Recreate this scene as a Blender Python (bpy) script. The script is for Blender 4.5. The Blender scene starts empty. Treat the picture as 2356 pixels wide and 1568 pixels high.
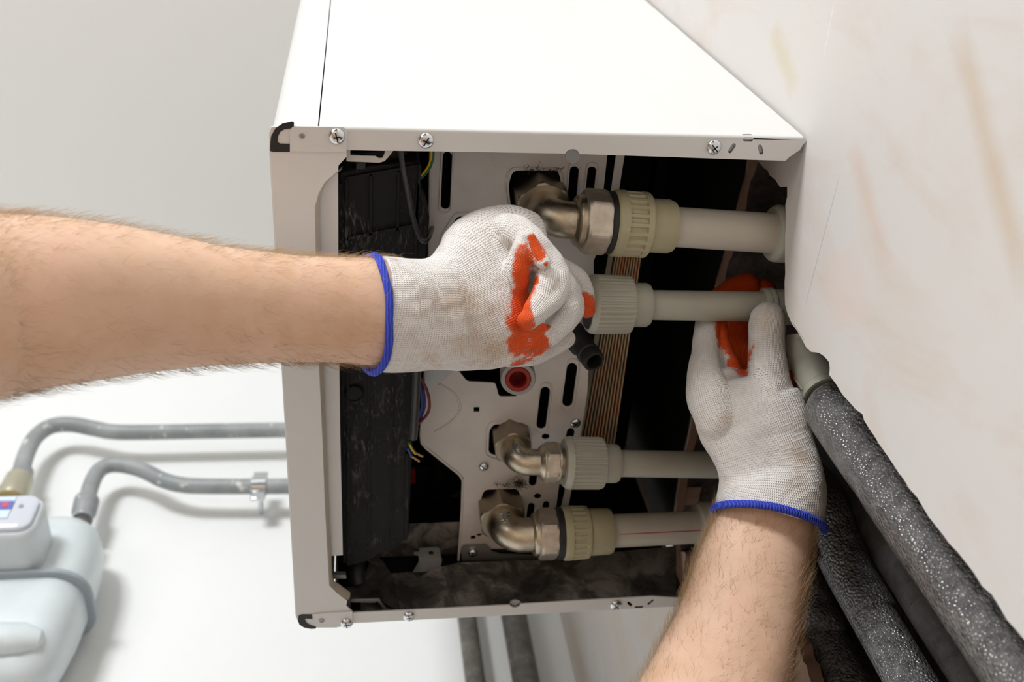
import bpy, bmesh, math, random
from mathutils import Vector, Matrix, noise
random.seed(7)
scene = bpy.context.scene
COL = scene.collection
PI = math.pi
# ------------------------------------------------------------------ camera
# The camera stands at the origin, under the boiler, looking up; z is the real vertical.
FPX = 2302.997
CX, CY = 1178.0, 784.0
RX = Vector((0.98869968, 0.00987271, -0.14958432))
RY = Vector((-0.06690774, -0.86386923, -0.49925275))
RZ = Vector((-0.13415027, 0.50361939, -0.85344667))
VIEW = Vector((-RX[2], -RY[2], -RZ[2]))          # viewing direction in the room
def ray(px, py):
    c = Vector((px - CX, -(py - CY), -FPX))
    return Vector((RX.dot(c), RY.dot(c), RZ.dot(c)))
def V(px, py, z):
    r = ray(px, py); return r * (z / r.z)
def VX(px, py, x):
    r = ray(px, py); return r * (x / r.x)
def VY(px, py, y):
    r = ray(px, py); return r * (y / r.y)
def proj(p):
    c = Vector((RX[0]*p.x + RY[0]*p.y + RZ[0]*p.z, RX[1]*p.x + RY[1]*p.y + RZ[1]*p.z, RX[2]*p.x + RY[2]*p.y + RZ[2]*p.z))
    return CX - c.x / c.z * FPX, CY + c.y / c.z * FPX
def mpp(p):                                        # metres that one photo pixel spans at p
    return p.dot(VIEW) / FPX
cam_d = bpy.data.cameras.new('camera'); cam = bpy.data.objects.new('camera', cam_d); COL.objects.link(cam)
cam.matrix_world = Matrix(((RX[0], RX[1], RX[2], 0), (RY[0], RY[1], RY[2], 0), (RZ[0], RZ[1], RZ[2], 0), (0, 0, 0, 1)))
cam_d.sensor_width = 36.0; cam_d.lens = FPX / 2356 * 36; cam_d.clip_start = 0.01
cam_d.dof.use_dof = True; cam_d.dof.focus_distance = 0.63; cam_d.dof.aperture_fstop = 9.0
scene.camera = cam

# ------------------------------------------------------------------ materials
def mat(name, col, rough=0.5, metal=0.0, spec=0.5, sss=0.0, coat=0.0):
    m = bpy.data.materials.new(name); m.use_nodes = True
    b = m.node_tree.nodes['Principled BSDF']
    b.inputs['Base Color'].default_value = (*col, 1); b.inputs['Roughness'].default_value = rough
    b.inputs['Metallic'].default_value = metal; b.inputs['Specular IOR Level'].default_value = spec
    if sss:
        b.inputs['Subsurface Weight'].default_value = sss
        b.inputs['Subsurface Radius'].default_value = (1.0, 0.35, 0.2); b.inputs['Subsurface Scale'].default_value = 0.004
    if coat: b.inputs['Coat Weight'].default_value = coat
    return m
class NT:
    def __init__(s, m): s.m = m; s.t = m.node_tree; s.b = s.t.nodes['Principled BSDF']
    def n(s, typ, **kw):
        nd = s.t.nodes.new(typ)
        for k, v in kw.items():
            if k in nd.inputs: nd.inputs[k].default_value = v
            else: setattr(nd, k, v)
        return nd
    def l(s, a, b): s.t.links.new(a, b)
    def coord(s, scale=(1, 1, 1), rot=(0, 0, 0), kind='Object'):
        tc = s.n('ShaderNodeTexCoord'); mp = s.n('ShaderNodeMapping')
        mp.inputs['Scale'].default_value = scale; mp.inputs['Rotation'].default_value = rot
        s.l(tc.outputs[kind], mp.inputs['Vector']); return mp.outputs[0]
    def noise(s, scale, detail=4, rough=0.55, vec=None, dist=0.0):
        nd = s.n('ShaderNodeTexNoise'); nd.inputs['Scale'].default_value = scale; nd.inputs['Detail'].default_value = detail
        nd.inputs['Roughness'].default_value = rough; nd.inputs['Distortion'].default_value = dist
        s.l(vec if vec is not None else s.coord(), nd.inputs['Vector']); return nd.outputs['Fac']
    def ramp(s, fac, stops, interp='LINEAR'):
        r = s.n('ShaderNodeValToRGB'); r.color_ramp.interpolation = interp
        els = r.color_ramp.elements
        while len(els) < len(stops): els.new(0.5)
        for e, (p, c) in zip(els, stops):
            e.position = p; e.color = (*c, 1) if isinstance(c, tuple) else (c, c, c, 1)
        s.l(fac, r.inputs['Fac']); return r.outputs['Color']
    def mix(s, fac, a, b, mode='MIX'):
        x = s.n('ShaderNodeMix', data_type='RGBA', blend_type=mode)
        for sock, v in ((x.inputs[0], fac), (x.inputs[6], a), (x.inputs[7], b)):
            if isinstance(v, (int, float)): sock.default_value = v
            elif isinstance(v, tuple): sock.default_value = (*v, 1)
            else: s.l(v, sock)
        return x.outputs[2]
    def math(s, op, a, b=0.0, clamp=False):
        x = s.n('ShaderNodeMath', operation=op); x.use_clamp = clamp
        for i, v in ((0, a), (1, b)):
            if isinstance(v, (int, float)): x.inputs[i].default_value = v
            else: s.l(v, x.inputs[i])
        return x.outputs[0]
    def bump(s, h, strength=0.3, dist=0.001):
        b = s.n('ShaderNodeBump'); b.inputs['Strength'].default_value = strength; b.inputs['Distance'].default_value = dist
        s.l(h, b.inputs['Height']); s.l(b.outputs[0], s.b.inputs['Normal'])
    def color(s, c): s.l(c, s.b.inputs['Base Color'])
    def rough(s, c): s.l(c, s.b.inputs['Roughness'])

M = {}
def painted(name, col, rough=0.35, dirt=0.06):
    m = mat(name, col, rough); t = NT(m)
    f = t.noise(35, 6, 0.6); d = t.ramp(f, [(0.35, tuple(c*(1-dirt) for c in col)), (0.7, col)])
    sp = t.noise(900, 2, 0.5); s2 = t.ramp(sp, [(0.76, 0.0), (0.80, 1.0)])
    t.color(t.mix(s2, d, tuple(c*0.75 for c in col)))
    t.bump(t.noise(1400, 2), 0.08, 0.0002)
    return m
M['enamel'] = painted('white_enamel', (0.70, 0.705, 0.70), 0.3, 0.02)
M['plate'] = painted('white_plate_paint', (0.66, 0.63, 0.60), 0.45, 0.12)
M['cream'] = painted('cream_paint', (0.62, 0.56, 0.46), 0.5, 0.1)
M['black'] = mat('black_rubber', (0.012, 0.012, 0.013), 0.55)
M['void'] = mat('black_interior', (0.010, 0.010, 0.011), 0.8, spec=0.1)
M['shade_paint'] = mat('painted_shade', (0.016, 0.015, 0.014), 0.95, spec=0.03)  # near-black colour for the shade on the wall behind the boiler
m = mat('black_plastic', (0.018, 0.018, 0.02), 0.38, spec=0.18); t = NT(m)
co = t.coord((1, 1, 1)); sm = t.noise(28, 8, 0.7, dist=1.2)
smear = t.ramp(sm, [(0.48, 0.0), (0.66, 1.0)])
fine = t.ramp(t.noise(160, 6, 0.75, t.coord((1, 0.25, 1)), 2.5), [(0.5, 0.0), (0.72, 1.0)])
dust = t.ramp(t.noise(520, 3, 0.6), [(0.70, 0.0), (0.74, 1.0)])
sc = t.math('MULTIPLY', smear, fine)
c1 = t.mix(sc, (0.009, 0.009, 0.010), (0.17, 0.17, 0.165)); c2 = t.mix(t.math('MULTIPLY', dust, 0.4), c1, (0.25, 0.22, 0.18))
t.color(c2); t.rough(t.ramp(sm, [(0.3, 0.4), (0.7, 0.7)])); t.bump(t.noise(500, 4), 0.15, 0.0005)
M['plastic'] = m
m = mat('nickel', (0.55, 0.49, 0.38), 0.33, 1.0); t = NT(m)
t.color(t.ramp(t.noise(60, 5, 0.6), [(0.3, (0.42, 0.36, 0.27)), (0.7, (0.62, 0.56, 0.45))]))
t.rough(t.ramp(t.noise(180, 6, 0.7), [(0.3, 0.24), (0.7, 0.42)])); t.bump(t.noise(900, 4, 0.7), 0.25, 0.0004)
M['nickel'] = m
m = mat('nut_nickel', (0.66, 0.60, 0.52), 0.38, 1.0); t = NT(m)
t.color(t.ramp(t.noise(90, 5, 0.6), [(0.3, (0.50, 0.44, 0.36)), (0.7, (0.74, 0.67, 0.58))]))
t.bump(t.noise(1500, 5, 0.8), 0.5, 0.0005)
M['nut'] = m
m = mat('dark_nickel', (0.36, 0.31, 0.24), 0.40, 1.0); NT(m).bump(NT(m).noise(900, 4, 0.7), 0.2, 0.0004)
M['dark_nickel'] = m
M['zinc'] = mat('zinc_screw', (0.72, 0.76, 0.80), 0.18, 1.0)
M['brass'] = mat('brass', (0.40, 0.31, 0.15), 0.5, 0.8)
def polymer(name, col, rough):
    m = mat(name, col, rough, spec=0.4); t = NT(m)
    t.color(t.ramp(t.noise(40, 4, 0.6), [(0.3, tuple(c*0.9 for c in col)), (0.7, col)])); t.bump(t.noise(700, 3), 0.12, 0.0003)
    return m
M['pp'] = polymer('beige_polypropylene', (0.42, 0.39, 0.25), 0.42)
M['pp_grey'] = polymer('grey_polypropylene', (0.44, 0.44, 0.37), 0.42)
M['pipe'] = polymer('pale_polypropylene', (0.52, 0.49, 0.42), 0.38)
M['red'] = mat('red_plastic', (0.26, 0.014, 0.01), 0.35)
M['redline'] = mat('red_print', (0.40, 0.03, 0.05), 0.5)
m = mat('grey_tray', (0.16, 0.15, 0.14), 0.42, 0.55); t = NT(m)
a = t.math('ADD', t.math('MULTIPLY', t.noise(40, 8, 0.7, dist=0.6), 0.6), t.math('MULTIPLY', t.noise(14, 3, 0.5), 0.4)); t.color(t.ramp(a, [(0.40, (0.05, 0.048, 0.045)), (0.50, (0.13, 0.12, 0.11)), (0.60, (0.36, 0.345, 0.32))]))
t.rough(t.ramp(a, [(0.3, 0.3), (0.7, 0.6)])); M['tray'] = m
M['galv'] = mat('galvanised_bracket', (0.34, 0.35, 0.35), 0.4, 0.7)
m = mat('copper_plates', (0.50, 0.33, 0.20), 0.42, 0.35); t = NT(m)
t.color(t.ramp(t.noise(30, 5, 0.6, t.coord((4, 1, 1))), [(0.35, (0.55, 0.45, 0.30)), (0.5, (0.75, 0.58, 0.38)), (0.66, (0.85, 0.36, 0.15))])); M['copper'] = m
M['steel_plate'] = mat('steel_end_plate', (0.30, 0.28, 0.22), 0.4, 0.8)
# wall plaster
m = mat('pink_plaster', (0.72, 0.68, 0.64), 0.65); t = NT(m)
st = t.noise(2.2, 5, 0.6, t.coord((1, 1.0, 0.45), (0.25, 0, 0)), 0.6)
base = t.ramp(st, [(0.30, (0.67, 0.645, 0.62)), (0.50, (0.67, 0.655, 0.64)), (0.62, (0.63, 0.585, 0.53)), (0.72, (0.65, 0.65, 0.64))])
s2 = t.noise(9, 7, 0.65, t.coord((1, 1.6, 0.7), (0.3, 0, 0)), 0.8)
b2 = t.mix(t.ramp(s2, [(0.50, 0.0), (0.72, 0.55)]), base, (0.62, 0.50, 0.41))
b3 = t.mix(t.ramp(t.noise(5, 5, 0.6), [(0.45, 0.0), (0.7, 0.5)]), b2, (0.70, 0.66, 0.60))
def streak(b, p0, p1, wid, col, strength, nscale=12):
    a_, c_ = VX(*p0, 0.277), VX(*p1, 0.277); dy, dz = c_.y-a_.y, c_.z-a_.z; L = math.hypot(dy, dz); dy /= L; dz /= L
    sp_ = t.n('ShaderNodeSeparateXYZ'); t.l(t.coord(), sp_.inputs[0]); yy, zz = sp_.outputs[1], sp_.outputs[2]
    al = t.math('ADD', t.math('MULTIPLY', t.math('SUBTRACT', yy, a_.y), dy), t.math('MULTIPLY', t.math('SUBTRACT', zz, a_.z), dz))
    ac = t.math('ADD', t.math('MULTIPLY', t.math('SUBTRACT', yy, a_.y), -dz), t.math('MULTIPLY', t.math('SUBTRACT', zz, a_.z), dy))
    ov = t.math('ABSOLUTE', t.math('DIVIDE', t.math('SUBTRACT', al, L/2), L/2)); wv_ = t.math('ABSOLUTE', t.math('DIVIDE', ac, wid))
    e = t.math('MAXIMUM', wv_, t.math('POWER', ov, 3.0))
    e = t.math('ADD', e, t.math('MULTIPLY', t.math('SUBTRACT', t.noise(nscale, 6, 0.65), 0.5), 1.3 if wid > 0.002 else 0.3))
    return t.mix(t.ramp(e, [(0.1, strength), (1.15, 0.0)]), b, col)
b3 = streak(b3, (2195, 40), (2370, 700), 0.011, (0.60, 0.49, 0.38), 0.75)
b3 = streak(b3, (1775, 60), (1830, 210), 0.012, (0.62, 0.57, 0.42), 0.7, 25)
b3 = streak(b3, (1960, 330), (2040, 620), 0.010, (0.66, 0.52, 0.44), 0.6, 30)
b3 = streak(b3, (1930, 560), (1960, 760), 0.03, (0.72, 0.60, 0.56), 0.5, 14)
b3 = streak(b3, (1935, 392), (1850, 712), 0.0007, (0.35, 0.37, 0.42), 0.7, 60)
b3 = streak(b3, (1822, 740), (1852, 784), 0.0006, (0.2, 0.2, 0.22), 0.8, 60)
b3 = streak(b3, (1920, 0), (1895, 130), 0.0006, (0.82, 0.80, 0.78), 0.8, 60)
pit = t.ramp(t.noise(420, 3, 0.6), [(0.76, 0.0), (0.79, 1.0)])
t.color(t.mix(t.math('MULTIPLY', pit, 0.3), b3, (0.42, 0.38, 0.34)))
t.bump(t.noise(55, 7, 0.6, t.coord((1, 1, 0.5), (0.4, 0, 0))), 0.12, 0.002); M['plaster'] = m
m = mat('white_plaster', (0.72, 0.74, 0.73), 0.7); t = NT(m)
t.color(t.ramp(t.noise(1.5, 4), [(0.3, (0.78, 0.80, 0.80)), (0.7, (0.82, 0.84, 0.84))])); M['white_wall'] = m
M['ceiling'] = mat('ceiling_paint', (0.87, 0.88, 0.87), 0.8)
m = mat('wooden_floor', (0.45, 0.30, 0.20), 0.5); t = NT(m)
t.color(t.ramp(t.noise(3, 6, 0.6, t.coord((1, 8, 1))), [(0.3, (0.27, 0.20, 0.145)), (0.7, (0.36, 0.27, 0.20))])); M['floor'] = m
m = mat('broken_masonry', (0.13, 0.08, 0.06), 0.9); t = NT(m)
a = t.noise(28, 9, 0.7, dist=0.8)
t.color(t.ramp(a, [(0.32, (0.035, 0.028, 0.024)), (0.47, (0.09, 0.06, 0.05)), (0.56, (0.14, 0.11, 0.10)), (0.68, (0.26, 0.14, 0.10))]))
t.bump(t.noise(60, 10, 0.75), 1.0, 0.006); M['masonry'] = m
M['broken'] = mat('broken_plaster_edge', (0.30, 0.19, 0.14), 0.9); NT(M['broken']).bump(NT(M['broken']).noise(300, 6), 0.6, 0.001)
# foam
m = mat('grey_foam', (0.13, 0.13, 0.135), 0.24, spec=0.9, coat=0.25); t = NT(m)
vo = t.n('ShaderNodeTexVoronoi'); vo.inputs['Scale'].default_value = 520; t.l(t.coord((1, 1, 0.8)), vo.inputs['Vector'])
nz = t.noise(260, 4, 0.6)
h = t.math('ADD', t.math('MULTIPLY', vo.outputs['Distance'], -1.0), t.math('MULTIPLY', nz, 0.35))
t.bump(h, 1.0, 0.0016); t.color(t.ramp(t.noise(120, 5), [(0.3, (0.065, 0.065, 0.068)), (0.7, (0.17, 0.168, 0.165))])); M['foam'] = m
m = mat('dull_foam', (0.10, 0.10, 0.10), 0.7); t = NT(m); t.bump(t.noise(350, 5, 0.7), 1.0, 0.0014)
t.color(t.ramp(t.noise(100, 5), [(0.3, (0.06, 0.06, 0.06)), (0.7, (0.13, 0.125, 0.12))])); M['foam_dull'] = m
# gas
m = mat('grey_pipe_paint', (0.30, 0.32, 0.33), 0.45); t = NT(m)
t.color(t.mix(t.ramp(t.noise(45, 4, 0.6), [(0.62, 0.0), (0.66, 1.0)]), t.ramp(t.noise(20, 5), [(0.35, (0.24, 0.26, 0.27)), (0.7, (0.36, 0.38, 0.39))]), (0.62, 0.62, 0.60))); M['gas'] = m
m = mat('dirty_pipe_paint', (0.17, 0.16, 0.14), 0.5); t = NT(m)
t.color(t.ramp(t.noise(60, 6, 0.65), [(0.35, (0.075, 0.07, 0.06)), (0.6, (0.14, 0.13, 0.115)), (0.74, (0.34, 0.33, 0.30))])); M['gas_dirty'] = m
M['meter'] = painted('meter_paint', (0.66, 0.73, 0.76), 0.35, 0.06)
M['seam'] = mat('meter_seam', (0.33, 0.38, 0.42), 0.4)
M['union'] = mat('meter_union', (0.48, 0.46, 0.36), 0.4, 0.5)
M['clear'] = mat('clear_display_cover', (0.62, 0.66, 0.74), 0.12)
M['label'] = mat('display_label', (0.62, 0.74, 0.88), 0.4)
M['blue_print'] = mat('blue_print', (0.12, 0.16, 0.55), 0.4)
M['red_print'] = mat('red_digits', (0.60, 0.10, 0.10), 0.4)
M['white_print'] = mat('white_print', (0.75, 0.8, 0.85), 0.4)
for n, c in (('wire_green', (0.01, 0.12, 0.02)), ('wire_yellow', (0.55, 0.38, 0.01)), ('wire_blue', (0.01, 0.03, 0.2)), ('wire_red', (0.14, 0.01, 0.01)), ('wire_copper', (0.45, 0.25, 0.08))):
    M[n] = mat(n, c, 0.4)
M['sleeve'] = mat('grey_sleeve', (0.03, 0.03, 0.032), 0.3)
M['fluff'] = mat('black_brush_hair', (0.01, 0.009, 0.008), 0.8)
# skin
m = mat('skin', (0.62, 0.40, 0.28), 0.5, spec=0.35, sss=0.25); t = NT(m)
a = t.noise(38, 6, 0.6); c = t.ramp(a, [(0.3, (0.68, 0.43, 0.28)), (0.55, (0.75, 0.51, 0.37)), (0.72, (0.78, 0.49, 0.37))])
c = t.mix(t.ramp(t.noise(420, 3), [(0.72, 0.0), (0.78, 0.35)]), c, (0.45, 0.24, 0.15))
t.color(t.mix(t.ramp(t.noise(9, 3), [(0.4, 0.0), (0.7, 0.4)]), c, (0.74, 0.54, 0.41)))
t.bump(t.noise(700, 5, 0.7), 0.35, 0.0006); M['skin'] = m
M['hair'] = mat('arm_hair', (0.46, 0.31, 0.17), 0.5)
# glove: knit rows with small open stitches; the orange dip coating is a property of the cloth (attribute 'coat')
def glove_mat(name, rotz, swap):
    m = mat(name, (0.8, 0.79, 0.77), 0.85, spec=0.2); t = NT(m)
    uv = t.n('ShaderNodeUVMap'); uv.uv_map = 'knit'
    wob = t.n('ShaderNodeTexNoise'); wob.inputs['Scale'].default_value = 14; wob.inputs['Detail'].default_value = 1; t.l(uv.outputs[0], wob.inputs['Vector'])
    sub = t.n('ShaderNodeVectorMath', operation='MULTIPLY_ADD'); t.l(wob.outputs['Color'], sub.inputs[0]); sub.inputs[1].default_value = (0.012, 0.012, 0)
    t.l(uv.outputs[0], sub.inputs[2])
    sep = t.n('ShaderNodeSeparateXYZ'); t.l(sub.outputs[0], sep.inputs[0])
    P = 0.0015
    u = t.math('MULTIPLY', sep.outputs[0], 2*PI/P); v = t.math('MULTIPLY', sep.outputs[1], 2*PI/(P*0.85))
    vv = t.math('ADD', v, t.math('MULTIPLY', t.math('SINE', t.math('MULTIPLY', u, 1.0)), 0.6))
    su = t.math('SINE', u); sv = t.math('SINE', vv)
    hole = t.math('MULTIPLY', t.math('MAXIMUM', su, 0.0), t.math('MAXIMUM', sv, 0.0))     # open stitches
    row = t.math('MULTIPLY', sv, -0.5)
    at = t.n('ShaderNodeAttribute'); at.attribute_name = 'coat'
    nz = t.noise(160, 4, 0.7)
    cf = t.math('ADD', at.outputs['Fac'], t.math('MULTIPLY', t.math('SUBTRACT', nz, 0.5), 0.7))
    cf = t.math('ADD', cf, t.math('MULTIPLY', hole, -0.25))
    cm = t.ramp(cf, [(0.44, 0.0), (0.56, 1.0)])
    ag = t.n('ShaderNodeAttribute'); ag.attribute_name = 'grime'
    dirt = t.ramp(t.math('ADD', t.noise(38, 6, 0.65), t.math('MULTIPLY', ag.outputs['Fac'], 0.28)), [(0.55, 0.0), (0.82, 1.0)])
    yarn = t.mix(t.math('MULTIPLY', dirt, 0.65), (0.80, 0.785, 0.765), (0.48, 0.34, 0.22))
    yarn = t.mix(t.ramp(hole, [(0.35, 0.0), (0.8, 0.75)]), yarn, (0.30, 0.21, 0.16))
    org = t.mix(t.ramp(t.noise(220, 4), [(0.35, 0.0), (0.75, 0.5)]), (0.80, 0.10, 0.015), (0.60, 0.06, 0.015))
    t.color(t.mix(cm, yarn, org)); t.rough(t.mix(cm, (0.9, 0.9, 0.9), (0.45, 0.45, 0.45)))
    hgt = t.math('ADD', t.math('SUBTRACT', row, t.math('MULTIPLY', hole, 1.4)), t.math('MULTIPLY', nz, 0.8))
    t.bump(t.math('MULTIPLY', hgt, 0.5), 0.7, 0.0007)
    return m
M['glove'] = glove_mat('knit_glove', 0, False)
m = mat('blue_hem', (0.03, 0.06, 0.55), 0.8); t = NT(m)
wv = t.n('ShaderNodeTexWave'); wv.inputs['Scale'].default_value = 180; wv.inputs['Distortion'].default_value = 3; t.l(t.coord(), wv.inputs['Vector'])
t.bump(wv.outputs['Fac'], 0.8, 0.0008); t.color(t.ramp(wv.outputs['Fac'], [(0.2, (0.02, 0.04, 0.42)), (0.8, (0.05, 0.09, 0.70))])); M['hem'] = m

# ------------------------------------------------------------------ mesh building
class MB:
    def __init__(s): s.v = []; s.f = []; s.mi = []; s.m = 0
    def face(s, *idx): s.f.append(idx); s.mi.append(s.m)
    def box(s, a, b):
        x0, y0, z0 = [min(a[i], b[i]) for i in range(3)]; x1, y1, z1 = [max(a[i], b[i]) for i in range(3)]
        n = len(s.v); s.v += [(x0,y0,z0),(x1,y0,z0),(x1,y1,z0),(x0,y1,z0),(x0,y0,z1),(x1,y0,z1),(x1,y1,z1),(x0,y1,z1)]
        for q in ((0,3,2,1),(4,5,6,7),(0,1,5,4),(1,2,6,5),(2,3,7,6),(3,0,4,7)): s.face(*[n+i for i in q])
        return s
    def prism(s, pts, d):                              # polygon pts extruded by vector d
        n = len(s.v); k = len(pts); d = Vector(d)
        s.v += [tuple(p) for p in pts] + [tuple(Vector(p)+d) for p in pts]
        s.face(*[n+i for i in range(k)][::-1]); s.face(*[n+k+i for i in range(k)])
        for i in range(k): j = (i+1) % k; s.face(n+i, n+j, n+k+j, n+k+i)
        return s
    def rings(s, rings, cap0=True, cap1=True, closed=False):
        n = len(s.v); k = len(rings[0])
        for r in rings: s.v += [tuple(p) for p in r]
        for a in range(len(rings) - (0 if closed else 1)):
            b = (a+1) % len(rings)
            for i in range(k):
                j = (i+1) % k; s.face(n+a*k+i, n+a*k+j, n+b*k+j, n+b*k+i)
        if not closed:
            if cap0: s.face(*[n+i for i in range(k)][::-1])
            if cap1: s.face(*[n+(len(rings)-1)*k+i for i in range(k)])
        return s
    def tube(s, path, r, seg=14, caps=True, flat=1.0, up=None, closed=False):
        path = [Vector(p) for p in path]; N = len(path)
        rs = r if isinstance(r, (list, tuple)) else [r]*N
        rings = []; u = None
        for i, p in enumerate(path):
            if closed: d = path[(i+1) % N] - path[i-1]
            else: d = (path[min(i+1, N-1)] - path[max(i-1, 0)])
            d.normalize()
            if u is None:
                u = d.cross(up if up else VIEW)
                if u.length < 1e-4: u = d.cross(Vector((0.3, 1, 0.1)))
            else: u = u - d*u.dot(d)
            u.normalize(); w = d.cross(u)
            rings.append([p + (u*math.cos(2*PI*j/seg) + w*math.sin(2*PI*j/seg)*flat)*rs[i] for j in range(seg)])
        return s.rings(rings, caps, caps, closed)
    def lathe(s, a, b, prof, seg=48, cap0=True, cap1=True, rfun=None):
        # prof: (t, r) with t in metres along a->b
        a = Vector(a); b = Vector(b); d = (b-a).normalized()
        u = d.cross(VIEW)
        if u.length < 1e-3: u = d.cross(Vector((1, 0, 0)))
        u.normalize(); w = d.cross(u); rings = []
        for k, (t_, r) in enumerate(prof):
            ring = []
            for j in range(seg):
                th = 2*PI*j/seg; rr = rfun(k, th, r) if rfun else r
                ring.append(a + d*t_ + (u*math.cos(th) + w*math.sin(th))*rr)
            rings.append(ring)
        return s.rings(rings, cap0, cap1)
    def build(s, name, mats, parent=None, smooth=True, angle=35, bevel=0.0, fix=True):
        me = bpy.data.meshes.new(name); me.from_pydata([tuple(v) for v in s.v], [], s.f)
        if not isinstance(mats, (list, tuple)): mats = [mats]
        for m_ in mats: me.materials.append(M[m_])
        me.polygons.foreach_set('material_index', s.mi)
        if fix:
            bm = bmesh.new(); bm.from_mesh(me); bmesh.ops.recalc_face_normals(bm, faces=bm.faces); bm.to_mesh(me); bm.free()
        if smooth:
            me.shade_smooth(); me.set_sharp_from_angle(angle=math.radians(angle))
        o = bpy.data.objects.new(name, me); COL.objects.link(o); o.parent = parent
        if bevel:
            bv = o.modifiers.new('bevel', 'BEVEL'); bv.width = bevel; bv.segments = 2; bv.limit_method = 'ANGLE'; bv.angle_limit = math.radians(40)
        return o
def rounded(pts, r, n=5):                                # round the corners of a 2D polygon
    out = []; N = len(pts)
    for i in range(N):
        p = Vector(pts[i][:2]); a = Vector(pts[i-1][:2]); b = Vector(pts[(i+1) % N][:2])
        rr = r[i] if isinstance(r, (list, tuple)) else r
        la = (a-p).length; lb = (b-p).length; q = min(rr, la*0.45, lb*0.45)
        if q < 1e-6: out.append(tuple(p)); continue
        s0 = p + (a-p)/la*q; s1 = p + (b-p)/lb*q
        for k in range(n+1):
            t_ = k/n; out.append(tuple(s0*(1-t_)**2 + p*2*t_*(1-t_) + s1*t_**2))
    return out
def sheet(name, outer, holes, base, thick, material, parent=None, plane='z', bevel=0.0, edge_mat=None):
    # filled 2D outline with holes as a plate of real thickness; plane z: (x,y); plane x: (y,z)
    cu = bpy.data.curves.new(name, 'CURVE'); cu.dimensions = '2D'; cu.fill_mode = 'BOTH'
    cu.extrude = thick/2 - bevel; cu.bevel_depth = bevel; cu.bevel_resolution = 1; cu.offset = -bevel
    for pl in [outer] + list(holes):
        sp = cu.splines.new('POLY'); sp.points.add(len(pl)-1); sp.use_cyclic_u = True
        for q, p in zip(sp.points, pl): q.co = (p[0], p[1], 0, 1)
    tmp = bpy.data.objects.new('tmp', cu); COL.objects.link(tmp)
    dg = bpy.context.evaluated_depsgraph_get(); me = bpy.data.meshes.new_from_object(tmp.evaluated_get(dg)); me.name = name
    bpy.data.objects.remove(tmp); bpy.data.curves.remove(cu)
    me.materials.clear(); me.materials.append(M[material])
    for v in me.vertices:
        x, y, z = v.co
        if plane == 'z': v.co = (x, y, base + thick/2 + z)
        else: v.co = (base + thick/2 + z, x, y)
    if edge_mat:
        me.materials.append(M[edge_mat])
        ax = 2 if plane == 'z' else 0
        for p in me.polygons: p.material_index = 1 if abs(p.normal[ax]) < 0.5 else 0
    o = bpy.data.objects.new(name, me); COL.objects.link(o); o.parent = parent
    return o
def empty(name, loc, label=None, cat=None, group=None):
    o = bpy.data.objects.new(name, None); COL.objects.link(o); o.location = loc; o.empty_display_size = 0.02
    if label: o['label'] = label
    if cat: o['category'] = cat
    if group: o['group'] = group
    return o
def adopt(root, *objs):                                    # parts keep their place, root stands at the thing's base
    for o in objs:
        o.parent = root; o.matrix_parent_inverse = Matrix.Translation(-root.location)
class Part:                                                # build(..., parent=root) with root at any place
    pass
_build = MB.build
def build(s, name, mats, parent=None, **kw):
    o = _build(s, name, mats, None, **kw)
    if parent is not None:
        o.parent = parent; o.matrix_parent_inverse = Matrix.Translation(-wloc(parent))
    return o
def wloc(o):
    # all meshes sit at the origin, empties are never nested
    return Vector(o.location) if o.type == 'EMPTY' else Vector((0, 0, 0))
MB.build = build
def psheet(name, outer, holes, base, thick, material, parent=None, **kw):
    o = sheet(name, outer, holes, base, thick, material, None, **kw)
    if parent is not None: o.parent = parent; o.matrix_parent_inverse = Matrix.Translation(-wloc(parent))
    return o
def tag(o, label, cat, group=None, kind=None):
    o['label'] = label; o['category'] = cat
    if group: o['group'] = group
    if kind: o['kind'] = kind
    return o
def spline(pts, n=6):                                      # Catmull-Rom through points
    pts = [Vector(p) for p in pts]; out = []
    P_ = [pts[0]*2 - pts[1]] + pts + [pts[-1]*2 - pts[-2]]
    for i in range(1, len(P_)-2):
        for k in range(n):
            t_ = k/n; a, b, c, d = P_[i-1:i+3]
            out.append(0.5*((2*b) + (c-a)*t_ + (2*a-5*b+4*c-d)*t_*t_ + (3*b-a-3*c+d)*t_**3))
    out.append(pts[-1]); return out
def z2(pxs, z): return [tuple(V(x, y, z)[:2]) for x, y in pxs]

# ------------------------------------------------------------------ the room
WX = 0.277          # plaster face of the wall that carries the boiler
WY = 1.045          # face of the wall with the gas meter
CZ = 1.80; FZ = -0.85
def struct(o): o['kind'] = 'structure'; return o
o = MB().box((-4.2, -4.6, FZ-0.05), (WX+0.5, WY+0.1, FZ)).build('floor', 'floor'); struct(o)
o = MB().box((-4.2, -4.6, CZ), (WX+0.5, WY+0.1, CZ+0.1)).build('ceiling', 'ceiling'); struct(o)
o = MB().box((-4.2, WY, FZ), (WX+0.02, WY+0.1, CZ)).build('wall_back', 'white_wall'); struct(o)
def wp(px, py): p = VX(px, py, WX); return (p.y, p.z)
near = [wp(*p) for p in [(1745, 372), (1757, 386), (1766, 392), (1770, 402), (1784, 414), (1795, 430), (1811, 429), (1811, 452), (1807, 470), (1808, 520), (1806, 545), (1806, 600), (1805, 650), (1806, 700), (1812, 722), (1822, 745), (1845, 780), (1866, 809), (1884, 811), (1897, 820), (1907, 832), (1909, 846), (1908, 862), (1925, 885), (1950, 920), (1970, 942), (1984, 952), (1988, 966), (2010, 1000), (2040, 1045), (2080, 1103), (2120, 1160), (2170, 1230), (2240, 1316), (2300, 1396), (2356, 1470)]]
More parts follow.
